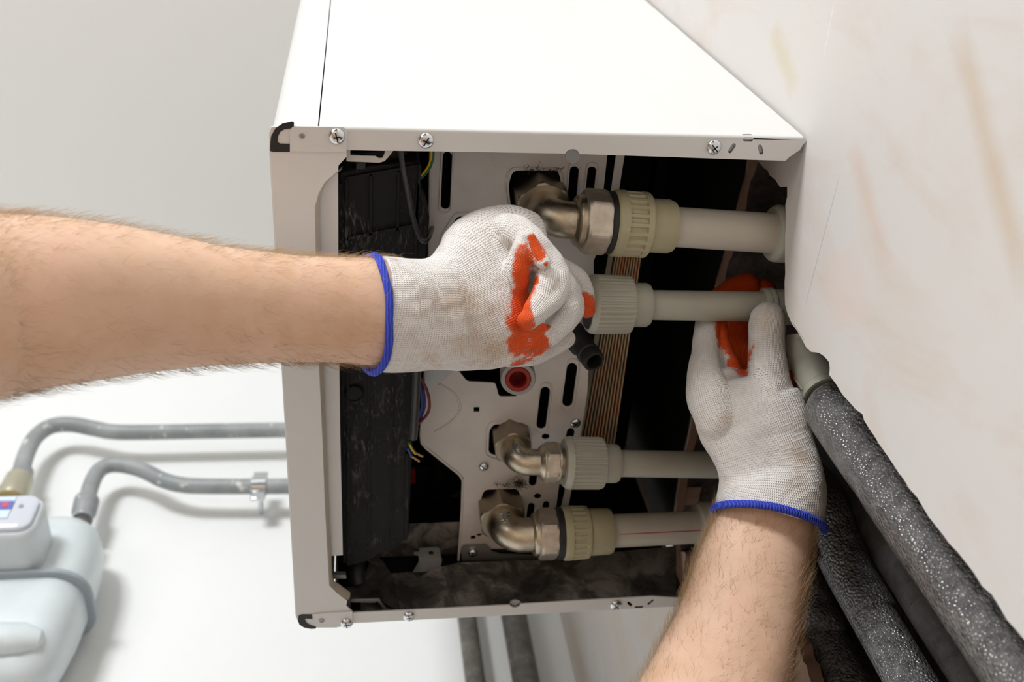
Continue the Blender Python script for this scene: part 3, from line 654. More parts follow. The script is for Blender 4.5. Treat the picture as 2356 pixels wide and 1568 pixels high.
# ------------------------------------------------------------------ water pipes with their unions
def on_line(a, b, px):                                 # distance along a->b where the photo column is px
    lo, hi = -0.3, 1.6
    for _ in range(40):
        mid = (lo+hi)/2
        if proj(a + (b-a)*mid)[0] < px: lo = mid
        else: hi = mid
    return lo*(b-a).length
def hexr(k, th, r, R=None, off=0.0):
    return r
def hexfun(across, off):
    # across = flat-to-centre distance
    def f(k, th, r):
        a = (th - off) % (PI/3) - PI/6
        return min(r, across/math.cos(a))
    return f
def ribfun(n, amp, ks):
    def f(k, th, r):
        return r*(1 - (amp if (k in ks and math.cos(n*th) < -0.2) else 0))
    return f
def fitting(spec):
    a, b = V(*spec['a']), V(*spec['b']); root = empty('water_pipe', V(spec['elbow'][0], spec['elbow'][1], spec['a'][2]) if 'elbow' in spec else a, spec['label'], 'pipe')
    def rad(px, rpx): t_ = on_line(a, b, px); return rpx*mpp(a + (b-a).normalized()*t_)
    def T(px): return on_line(a, b, px)
    d = (b-a).normalized()
    if 'elbow' in spec:
        ex, ey, r_ = spec['elbow']; zc = a.z
        c = a + d*T(ex); r = rad(ex, r_); e = a + d*T(spec['leg_end'])
        rb = r*1.05; top = Vector((c.x, c.y, 0.640)); pts = [top, Vector((c.x, c.y, zc + rb))]
        for k in range(1, 8):
            th = k/8*PI/2; pts.append(Vector((c.x, c.y, zc + rb)) + d*(rb - rb*math.cos(th)) + Vector((0, 0, -rb*math.sin(th))))
        pts.append(c + d*rb); pts.append(e)
        el = MB().tube(pts, [r*1.04]*2 + [r]*(len(pts)-2), 32, up=Vector((0, 1, 0))).build('elbow', 'nickel', root)
        # vertical hexagon against the plate
        hr = spec['hex']*mpp(Vector((c.x, c.y, 0.62))); hb = 0.6135
        MB().lathe(Vector((c.x, c.y, 0.645)), Vector((c.x, c.y, 0)), [(0, hr*1.0), (0.645-hb-0.002, hr*1.0), (0.645-hb-0.0006, hr*0.95), (0.645-hb, hr*0.88), (0.645-hb, hr*0.5)], 72, True, False, hexfun(hr*0.875, spec.get('off', 0.3))).build('elbow_hexagon', 'dark_nickel', root, angle=20)
        # raised casting mark
        if spec.get('mark'):
            fc = bpy.data.curves.new('casting_mark', 'FONT'); fc.body = spec['mark']; fc.size = r*0.7; fc.extrude = 0.0012; fc.align_x = 'CENTER'
            mo = bpy.data.objects.new('tmp', fc); COL.objects.link(mo)
            me_ = bpy.data.meshes.new_from_object(mo.evaluated_get(bpy.context.evaluated_depsgraph_get())); bpy.data.objects.remove(mo)
            me_.materials.clear(); me_.materials.append(M['zinc']); mo = bpy.data.objects.new('casting_mark', me_); COL.objects.link(mo)
            nrm = Vector((-c.x, -c.y, -c.z*0.35)).normalized(); pos = c + Vector((r*0.15, 0, rb*0.55)) + nrm*r*1.16
            xx = Vector((1, 0, 0)); xx = (xx - nrm*xx.dot(nrm)).normalized(); yy = nrm.cross(xx).normalized()
            mo.matrix_world = Matrix(((xx.x, yy.x, nrm.x, pos.x), (xx.y, yy.y, nrm.y, pos.y), (xx.z, yy.z, nrm.z, pos.z), (0, 0, 0, 1)))
            mo.parent = root; mo.matrix_parent_inverse = Matrix.Translation(-root.location)
    for it in spec['items']:
        kind, name, mt = it[0], it[1], it[2]
        if kind == 'lathe':
            prof = [(T(px), rad(px, r_)) for px, r_ in it[3]]
            MB().lathe(a, b, prof, 56, it[4] if len(it) > 4 else True, it[5] if len(it) > 5 else True).build(name, mt, root)
        elif kind == 'hex':
            x0, x1, r_ = it[3]; off = it[4]; R = rad((x0+x1)/2, r_); t0, t1 = T(x0), T(x1); ch = (t1-t0)*0.16
            MB().lathe(a, b, [(t0, R*0.86), (t0+ch*0.3, R*0.93), (t0+ch, R*1.0), (t1-ch, R*1.0), (t1-ch*0.3, R*0.95), (t1, R*0.88)], 96, True, True, hexfun(R*0.89, off)).build(name, mt, root, angle=18)
        elif kind == 'collar':
            prof = it[3]; ks = it[4]; n = it[5]; amp = it[6]
            MB().lathe(a, b, [(T(px), rad(px, r_)) for px, r_ in prof], n*6, True, True, ribfun(n, amp, ks)).build(name, mt, root, angle=28)
    for ln in spec.get('lines', []):
        (x0, x1, th) = ln; t0, t1 = T(x0), T(x1); u = d.cross(VIEW).normalized(); w = d.cross(u)
        r = rad((x0+x1)/2, spec['pipe_r'])*1.003; o_ = (u*math.cos(th) + w*math.sin(th))
        e_ = (w*math.cos(th) - u*math.sin(th))*0.00035
        p0, p1 = a + d*t0 + o_*r, a + d*t1 + o_*r
        MB().prism([p0-e_, p1-e_, p1+e_, p0+e_], -o_*0.0002).build('printed_line', 'redline', root)
    return root
ZP = 0.598
fitting(dict(a=(1260, 503, ZP), b=(1790, 537, ZP), label='thick pale water pipe with large hexagon nut, topmost under the white boiler edge', elbow=(1260, 505, 44), leg_end=1335, hex=67, off=0.35,
    pipe_r=46, lines=[(1550, 1780, -0.12)], items=[
    ('lathe', 'elbow_rim', 'nickel', [(1318, 44), (1322, 56), (1327, 60), (1333, 60), (1337, 62), (1344, 62)]),
    ('hex', 'hexagon_nut', 'nut', (1338, 1396, 76), 0.05),
    ('lathe', 'rubber_washer', 'black', [(1392, 66), (1396, 72), (1412, 73), (1420, 68)]),
    ('collar', 'ribbed_collar', 'pp', [(1402, 66), (1407, 74), (1412, 77), (1430, 77), (1432, 76), (1434, 76), (1468, 75), (1470, 75), (1472, 76), (1484, 75.5), (1487, 73), (1489, 66)], (4, 5, 6, 7), 22, 0.07),
    ('lathe', 'coupling', 'pp', [(1484, 62), (1535, 62), (1546, 58), (1549, 48)]),
    ('lathe', 'pipe_run', 'pipe', [(1530, 46), (1790, 46)]),
    ('lathe', 'wall_socket', 'pp_grey', [(1774, 48), (1775, 60), (1781, 65), (1786, 66), (1840, 66)])]))
fitting(dict(a=(1345, 699, ZP), b=(1760, 705, ZP), label='grey-green water pipe held by both gloves, with wide ribbed collar', pipe_r=35, items=[
    ('lathe', 'threaded_stub', 'nut', [(1318, 30), (1350, 30)]),
    ('lathe', 'rubber_washer', 'black', [(1350, 56), (1354, 60), (1366, 62), (1370, 60)]),
    ('collar', 'ribbed_collar', 'pp_grey', [(1352, 62), (1360, 68), (1366, 69), (1368, 69), (1444, 67), (1448, 65), (1450, 52)], (3, 4), 34, 0.055),
    ('lathe', 'coupling', 'pp_grey', [(1446, 51), (1485, 51), (1492, 47), (1494, 38)]),
    ('lathe', 'pipe_run', 'pp_grey', [(1490, 34.5), (1764, 35)]),
    ('lathe', 'wall_socket', 'pp_grey', [(1752, 35), (1754, 42), (1758, 44), (1762, 44), (1764, 42), (1768, 44), (1774, 44), (1777, 41), (1850, 41)])]))
fitting(dict(a=(1187, 1062, ZP), b=(1660, 1069, ZP), label='grey-green water pipe with small nut, third down, running behind the right wrist', elbow=(1188, 1062, 31), leg_end=1250, hex=47, off=0.35, mark='18', pipe_r=31, items=[
    ('lathe', 'elbow_rim', 'nickel', [(1238, 32), (1243, 38), (1248, 42), (1254, 42)]),
    ('hex', 'hexagon_nut', 'nut', (1250, 1282, 48), 0.05),
    ('lathe', 'nut_ring', 'nickel', [(1279, 44), (1281, 46), (1284, 46), (1286, 40)]),
    ('lathe', 'threaded_stub', 'dark_nickel', [(1280, 33), (1310, 33)]),
    ('lathe', 'rubber_washer', 'black', [(1297, 40), (1299, 48), (1312, 50)]),
    ('collar', 'ribbed_collar', 'pp_grey', [(1296, 54), (1303, 60), (1310, 61.5), (1312, 61), (1378, 60), (1384, 58), (1388, 46)], (3, 4), 32, 0.055),
    ('lathe', 'coupling', 'pp_grey', [(1384, 45.5), (1414, 45), (1421, 42), (1423, 34)]),
    ('lathe', 'pipe_run', 'pp_grey', [(1420, 31), (1690, 31)]),
    ('lathe', 'wall_socket', 'pp_grey', [(1668, 33), (1670, 42), (1760, 42)])]))
fitting(dict(a=(1162, 1232, ZP), b=(1640, 1210, ZP), label='pale water pipe with red stripe, lowest of the four under the boiler', elbow=(1164, 1230, 40), leg_end=1238, hex=58, off=0.35, mark='3F', pipe_r=38, lines=[(1408, 1608, 1.6)], items=[
    ('lathe', 'elbow_rim', 'nickel', [(1222, 41), (1226, 48), (1230, 50), (1240, 50)]),
    ('hex', 'hexagon_nut', 'nut', (1236, 1279, 61), 0.05),
    ('lathe', 'rubber_washer', 'black', [(1276, 54), (1280, 60), (1296, 60)]),
    ('collar', 'ribbed_collar', 'pp', [(1288, 55), (1293, 61), (1297, 62.5), (1310, 62.5), (1312, 62), (1314, 62), (1338, 61), (1340, 61), (1343, 61), (1350, 60), (1354, 54)], (4, 5, 6, 7), 24, 0.05),
    ('lathe', 'coupling', 'pp', [(1350, 54), (1398, 53), (1405, 50), (1407, 42)]),
    ('lathe', 'pipe_run', 'pipe', [(1400, 38.5), (1640, 37)]),
    ('lathe', 'wall_socket', 'pp_grey', [(1603, 40), (1605, 54), (1612, 57), (1700, 58)])]))

# ------------------------------------------------------------------ insulated pipes in the channel
def foam(x, y, r, z0, z1, mt, label, bend=0.0):
    mb = MB(); n = 90; path = []; rr = []
    for i in range(n+1):
        z = z0 + (z1-z0)*i/n; path.append(Vector((x + bend*math.sin(z*5), y + bend*math.cos(z*4), z))); rr.append(r*(1+0.035*noise.noise(Vector((x*40, z*30, y*40)))))
    mb.tube(path, rr, 40, up=Vector((0, 1, 0)))
    for i, v in enumerate(mb.v):
        nn = noise.noise(Vector(v)*220)*0.0006; c = Vector((x, y, v[2])); dd = (Vector(v)-c).normalized(); mb.v[i] = tuple(Vector(v)+dd*nn)
    o = mb.build('insulated_pipe', mt, angle=180); tag(o, label, 'pipe', None); return o
def foam_px(px, x, rpx, mt, label):
    # px: centre line in the photograph on the channel plane x (the pipes hang slightly out of plumb)
    P_ = [VX(a, b, x if len(q) < 1 else q[0]) for a, b, *q in px]
    d = (P_[-1]-P_[-2]).normalized(); e = P_[-1].copy(); k = (FZ + 0.001 - e.z)/d.z
    P_.append(Vector((x + 0.0, e.y + (0.0 if rpx < 50 else (0.02 if rpx < 54 else 0.03)), FZ + 0.001)))
    r = rpx*mpp(P_[len(px)//2]); path = []
    for a, b in zip(spline(P_, 14)[:-1], spline(P_, 14)[1:]): path.append(a)
    mb = MB(); mb.tube(path, [r*(1+0.03*noise.noise(p*45)) for p in path], 44, up=Vector((0, 1, 0)))
    o = mb.build('insulated_pipe', mt, angle=180); tag(o, label, 'pipe'); return o
foam(0.3060, 0.3480, 0.0215, FZ+0.001, 0.507, 'foam', 'grey foam-wrapped pipe nearest the plaster edge, ending in a plastic elbow')
foam_px([(1890, 1010), (1930, 1075), (2057, 1275), (2134, 1390), (2224, 1540)], 0.376, 43, 'foam_dull', 'dull dark foam-wrapped pipe deep in channel, second from plaster edge')
foam_px([(1880, 1095, 0.366), (1905, 1165), (1928, 1231), (1967, 1329), (2013, 1410), (2082, 1545)], 0.350, 52, 'foam', 'glossy dark foam-wrapped pipe just right of the blue cuff tip')
foam_px([(1800, 1250, 0.362), (1842, 1340), (1872, 1412), (1893, 1454), (1929, 1543)], 0.350, 55, 'foam', 'glossy foam-wrapped pipe beside the right forearm, leftmost in channel')
E1 = VX(1893, 893, 0.306)
el = empty('pipe_elbow', E1, 'pale grey-green plastic pipe elbow capping the nearest foam-wrapped pipe', 'pipe fitting')
q = [VX(1898, 903, 0.306), VX(1886, 880, 0.306), VX(1866, 840, 0.305), VX(1853, 812, 0.303), VX(1845, 785, 0.302), VX(1841, 765, 0.301)]
mb = MB(); mb.tube(spline(q, 4), [v.x for v in spline([Vector((a*mpp(p), 0, 0)) for a, p in zip((50, 50, 46, 41, 36, 30), q)], 4)], 36, up=Vector((1, 0, 0))); mb.build('elbow_body', 'pp_grey', el)
mb = MB(); d = (q[1]-q[0]).normalized(); R_ = 50*mpp(q[0]); mb.lathe(q[0] - d*0.002, q[1], [(0, R_*0.9), (0, R_*1.04), (0.004, R_*1.06), (0.006, R_*1.0)], 36, False, False); mb.build('elbow_rim', 'pp_grey', el)
mb = MB(); a = VX(1816, 790, 0.296); b = VX(1818, 835, 0.296); mb.tube([VX(1826, 868, 0.292) , VX(1846, 895, 0.290)], 0.0006, 6); mb.build('moulded_mark', 'pp_grey', el)
# ------------------------------------------------------------------ gas meter
def rrect(x0, x1, y0, y1, r, z, n=6):
    out = []
    for cx, cy, a0 in ((x1-r, y0+r, -90), (x1-r, y1-r, 0), (x0+r, y1-r, 90), (x0+r, y0+r, 180)):
        for k in range(n+1):
            a = math.radians(a0 + 90*k/n); out.append(Vector((cx + r*math.cos(a), cy + r*math.sin(a), z)))
    return out
mx0, mx1, my0, my1 = -0.585, -0.352, 0.925, 1.035
SZ = 1.010
meter = empty('gas_meter', (-0.47, 0.98, 0.85), 'pale blue-grey gas meter with a small display, hanging on back wall', 'gas meter')
mb = MB(); rings = []
for z, s_, rr in ((SZ, 0.0, 0.040), (SZ+0.07, 0.0, 0.042), (SZ+0.105, 0.004, 0.045), (SZ+0.128, 0.013, 0.045), (SZ+0.140, 0.028, 0.04)): rings.append(rrect(mx0+s_, mx1-s_, my0+s_, my1-s_*0.6, rr-s_*0.2, z))
mb.rings(rings); mb.build('upper_body', 'meter', meter, angle=50)
mb = MB(); rings = []
for z, s_, rr in ((SZ, 0.002, 0.040), (SZ-0.05, 0.004, 0.04), (SZ-0.10, 0.010, 0.04), (SZ-0.125, 0.020, 0.038), (SZ-0.138, 0.034, 0.03)): rings.append(rrect(mx0+s_, mx1-s_, my0+s_, my1-s_, rr-s_*0.2, z))
mb.rings(rings); mb.build('lower_body', 'meter', meter, angle=50)
mb = MB(); mb.rings([rrect(mx0-0.008, mx1+0.008, my0-0.008, my1+0.006, 0.046, z) for z in (SZ-0.004, SZ+0.004)]); mb.build('seam_band', 'seam', meter, bevel=0.002)
# pressed dimple along the foot of the front
c = Vector((-0.385, 0.905, 0.865))
mb = MB(); mb.tube([Vector((-0.56, my0+0.014, SZ-0.095)), Vector((-0.44, my0+0.012, SZ-0.095)), Vector((-0.40, my0+0.013, SZ-0.095)), Vector((-0.385, my0+0.018, SZ-0.094)), Vector((-0.378, my0+0.024, SZ-0.094))], [0.019, 0.021, 0.019, 0.014, 0.004], 16, flat=1.2); mb.build('pressed_ridge', 'meter', meter)
# display housing on the front, tipped slightly
dx0, dx1, dz0, dz1 = -0.565, -0.402, 1.012, 1.088
def fr(x0, x1, z0, z1, r, y, n=5):
    out = []
    for cx, cz, a0 in ((x1-r, z0+r, -90), (x1-r, z1-r, 0), (x0+r, z1-r, 90), (x0+r, z0+r, 180)):
        for k in range(n+1):
            a = math.radians(a0 + 90*k/n); out.append(Vector((cx + r*math.cos(a), y, cz + r*math.sin(a))))
    return out
yd = 0.862
mb = MB(); mb.rings([fr(dx0, dx1, dz0, dz1, 0.022, y) for y in (my0+0.01, yd+0.012, yd+0.004)] + [fr(dx0+0.003, dx1-0.003, dz0+0.003, dz1-0.003, 0.02, yd)]); mb.build('display_housing', 'meter', meter, angle=40)
mb = MB(); mb.rings([fr(dx0+0.006, dx1-0.006, dz0+0.006, dz1-0.006, 0.016, y) for y in (yd, yd-0.006)] + [fr(dx0+0.010, dx1-0.010, dz0+0.010, dz1-0.010, 0.014, yd-0.009)]); dc = mb.build('display_cover', 'clear', meter, angle=40)
lab = MB().box((dx0+0.02, yd-0.0105, dz0+0.022), (dx1-0.034, yd-0.0092, dz1-0.012)).build('display_label', 'label', meter)
MB().box((dx0+0.02, yd-0.0115, dz0+0.038), (dx1-0.034, yd-0.0102, dz0+0.054)).build('counter_band', 'blue_print', meter)
mb = MB()
for k in range(5): mb.box((dx1-0.046-k*0.010, yd-0.0122, dz0+0.041), (dx1-0.039-k*0.010, yd-0.0112, dz0+0.051))
mb.build('counter_digits', 'red_print', meter)
mb = MB()
for k in range(4): mb.box((dx0+0.03, yd-0.0112, dz1-0.016-k*0.006), (dx1-0.040-0.01*(k % 2), yd-0.0103, dz1-0.0185-k*0.006))
mb.build('printed_text', 'white_print', meter)
mb = MB().lathe(Vector((dx1-0.024, yd-0.009, dz0+0.045)), Vector((dx1-0.024, 0, dz0+0.045)), [(0, 0.003), (0.0015, 0.0028), (0.002, 0.0001)], 16); mb.build('cover_screw', 'galv', meter)
# gas pipes
def gpipe(px, rpx, label, y=0.992, mt='gas', ext=None):
    pts = [VY(a[0], a[1], a[2] if len(a) > 2 else y) for a in px]
    path = spline(pts, 8); r = rpx*mpp(pts[len(pts)//2])
    o = MB().tube(path, r, 24).build('gas_pipe', mt); tag(o, label, 'pipe'); return o, r
o, r1 = gpipe([(46, 1095), (60, 1045), (82, 1005), (118, 980), (165, 976), (215, 985), (260, 993), (330, 994), (450, 992), (640, 989), (900, 987)], 18, 'upper bent grey gas pipe on the back wall')
o, r2 = gpipe([(196, 1170), (208, 1120), (225, 1085), (250, 1070), (285, 1070), (330, 1082), (375, 1104), (420, 1115), (480, 1118), (650, 1118), (900, 1114)], 18, 'lower bent grey gas pipe with a clamp, on the back wall')
def sleeve(name, pts, r, mt, parent): return MB().tube(pts, r, 28).build(name, mt, parent)
a0, a1 = VY(46, 1100, 0.992), VY(14, 1172, 0.988)
u = empty('pipe_union', a0, 'worn cream union joining the upper gas pipe to the meter', 'pipe fitting')
dv = (a1-a0)
MB().lathe(a0 - dv*0.25, a1, [(0, 0.0150), (0.005, 0.0165), (0.02, 0.0160), (0.028, 0.0160)], 32).build('pipe_collar', 'gas', u)
MB().lathe(a0, a1, [(0, 0.017), (0.004, 0.0205), (0.030, 0.0215), (0.036, 0.0225), (0.056, 0.0225), (0.060, 0.020)], 32, True, True, hexfun(0.0215, 0)).build('union_nut', 'union', u)
MB().lathe(a0, a1, [(0.058, 0.021), (0.062, 0.0235), (0.068, 0.0235), (0.070, 0.020)], 32).build('brass_ring', 'brass', u)
b0, b1 = VY(200, 1150, 0.992), VY(183, 1222, 0.988)
MB().box((-0.50, my1-0.004, 1.06), (-0.42, WY, 1.10)).build('wall_bracket', 'galv', meter)
MB().lathe(b0, b1, [(0, 0.0150), (0.002, 0.0178), (0.030, 0.0172), (0.034, 0.0145), (0.050, 0.0145)], 32).build('inlet_collar', 'gas', meter)
MB().lathe(b0 + (b1-b0)*0.75, b1, [(0, 0.0125), (0.03, 0.0125)], 24).build('inlet_stub', 'gas_dirty', meter)
# wall clamp
cc = VY(597, 1118, 0.992); rc = r2
cl = empty('pipe_clamp', cc, 'shiny zinc pipe clamp round the lower gas pipe, left of the boiler', 'clamp')
MB().lathe(cc - Vector((0.011, 0, 0)), cc + Vector((0.02, 0, 0)), [(0, rc+0.001), (0, rc+0.003), (0.022, rc+0.003), (0.022, rc+0.001)], 32, False, False).build('clamp_band', 'zinc', cl)
for s in (1, -1): MB().box((cc.x-0.011, cc.y-0.003, cc.z + s*(rc+0.002)), (cc.x+0.011, cc.y+0.003, cc.z + s*(rc+0.021))).build('clamp_ear', 'zinc', cl, bevel=0.002)
MB().lathe(Vector((cc.x, cc.y+rc, cc.z)), Vector((cc.x, WY+0.01, cc.z)), [(0, 0.004), (WY-cc.y-rc, 0.004)], 12).build('clamp_stud', 'zinc', cl)
# two dirty risers below the boiler, down the back wall
for x0_, x1_, lb in ((0.130, 0.0122, 'thinner dirty grey riser pipe below the boiler'), (0.193, 0.0150, 'thicker dirty grey riser pipe below the boiler, nearer the corner')):
    pass
ra = VY(1085, 1500, 1.015); rb_ = VY(1198, 1500, 1.012)
for p, r_, lb in ((ra, 0.0130, 'thinner dirty grey riser pipe on back wall below the boiler'), (rb_, 0.0175, 'thicker dirty grey riser pipe below the boiler, nearer the corner')):
    top = p.copy(); top.z = CZ - 0.002; bot = p.copy(); bot.z = FZ + 0.002
    tag(MB().tube([bot, bot.lerp(top, 0.3), bot.lerp(top, 0.6), top], r_, 24).build('riser_pipe', 'gas_dirty'), lb, 'pipe')

# ------------------------------------------------------------------ the person's forearms and gloves
person = empty('person', V(440, 700, 0.46), 'person reaching in with two bare hairy forearms and orange-palmed white knit gloves', 'person')
def stations(rows, ratio):
    # rows: (ax, ay, bx, by, z): two silhouette pixels and the height of the axis there
    out = []
    for r in rows:
        c = V((r[0]+r[2])/2, (r[1]+r[3])/2, r[4]); w = math.dist((r[0], r[1]), (r[2], r[3]))/2*mpp(c)
        out.append((c, w, w*(r[5] if len(r) > 5 else ratio)))
    return out
def dense(st, n=6):
    cs = spline([s_[0] for s_ in st], n); a = spline([Vector((s_[1], s_[2], 0)) for s_ in st], n)
    return [(c, v.x, v.y) for c, v in zip(cs, a)]
def loft_rings(st, seg=48, se=2.2, udir=None):
    rings = []; N = len(st)
    for i, (c, w, h) in enumerate(st):
        d = (st[min(i+1, N-1)][0] - st[max(i-1, 0)][0]).normalized()
        v = c.normalized(); u = d.cross(v).normalized(); n = d.cross(u).normalized()
        ring = []
        for j in range(seg):
            th = 2*PI*j/seg; cs, sn = math.cos(th), math.sin(th)
            k = (abs(cs)**se + abs(sn)**se)**(-1/se)
            ring.append(c + u*cs*k*w + n*sn*k*h)
        rings.append(ring)
    return rings
def forearm(name, st, side):
    st = dense(st, 8); rings = loft_rings(st, 56, 2.15)
    for i, r in enumerate(rings):
        c = st[i][0]
        for j, p in enumerate(r):
            f = noise.noise(p*14)*0.0022 + noise.noise(p*45)*0.0006
            r[j] = p + (p-c).normalized()*f
    mb = MB().rings(rings); o = mb.build(name, 'skin', person, angle=180)
    return o, rings, st
def hairs(rings, st, count, lo, hi, seed, drift, sil=0.45):
    rnd = random.Random(seed); mb = MB(); N = len(rings); K = len(rings[0])
    for _ in range(count):
        i = rnd.uniform(lo, hi)*(N-2); j = rnd.random()*K
        if rnd.random() < sil: j = rnd.gauss(0, K*0.05) % K if rnd.random() < 0.62 else (K/2 + rnd.gauss(0, K*0.045)) % K
        i0 = int(i); j0 = int(j) % K; fi = i-i0; fj = j-int(j)
        p = rings[i0][j0].lerp(rings[i0][(j0+1) % K], fj).lerp(rings[i0+1][j0].lerp(rings[i0+1][(j0+1) % K], fj), fi)
        c = st[i0][0].lerp(st[i0+1][0], fi); n = (p-c).normalized(); ax = (st[i0+1][0]-st[i0][0]).normalized()
        tn = ax.cross(n)
        L = rnd.uniform(0.005, 0.014); d = (n*rnd.uniform(0.12, 0.5) + ax*drift*rnd.uniform(0.6, 1.2) + tn*rnd.gauss(0, 0.5)).normalized()
        e = (ax*drift*0.6 + tn*rnd.gauss(0, 0.5) - n*0.25)
        q1 = p + d*L*0.4; q2 = p + d*L*0.75 + e*L*0.15; q3 = q2 + (d*0.3 + e)*L*0.35
        s_ = rnd.uniform(0.7, 1.1)
        mb.tube([p - n*0.0003, q1, q2, q3], [0.000075*s_, 0.000065*s_, 0.00004*s_, 0.00001], 3, False)
    return mb
zL = 0.505
LA = stations([(-620, 430, -560, 1040, 0.400), (-330, 460, -290, 985, 0.425), (-100, 486, -90, 940, 0.445), (0, 495, 5, 908, 0.455), (100, 499, 105, 892, 0.462), (300, 521, 300, 864, 0.478), (500, 562, 500, 838, 0.490), (640, 583, 645, 831, 0.497), (760, 593, 765, 831, 0.503), (860, 597, 885, 838, 0.510), (885, 625, 900, 825, 0.512), (900, 660, 915, 790, 0.513)], 0.86)
armL, ringsL, stL = forearm('forearm', LA, 0); armL['label'] = 'forearm reaching in from the left'
h = hairs(ringsL, stL, 4400, 0.18, 0.86, 21, 0.9, 0.6); ho = h.build('arm_hair', 'hair', person, angle=180, fix=False); ho['kind'] = 'stuff'
ho.parent = armL; ho.matrix_parent_inverse = Matrix.Identity(4)
RA = stations([(1300, 1900, 1770, 2080, 0.325), (1390, 1730, 1790, 1860, 0.362), (1481, 1568, 1800, 1640, 0.405), (1540, 1452, 1818, 1530, 0.430), (1577, 1368, 1836, 1430, 0.449), (1602, 1292, 1850, 1350, 0.466), (1638, 1215, 1864, 1268, 0.482), (1660, 1165, 1866, 1212, 0.492), (1684, 1130, 1846, 1168, 0.501), (1712, 1090, 1822, 1112, 0.512)], 0.78)
armR, ringsR, stR = forearm('forearm', RA, 1); armR['label'] = 'forearm reaching up from below'
h = hairs(ringsR, stR, 5200, 0.10, 0.84, 33, 0.8, 0.62); ho = h.build('arm_hair', 'hair', person, angle=180, fix=False); ho['kind'] = 'stuff'
ho.parent = armR; ho.matrix_parent_inverse = Matrix.Identity(4)

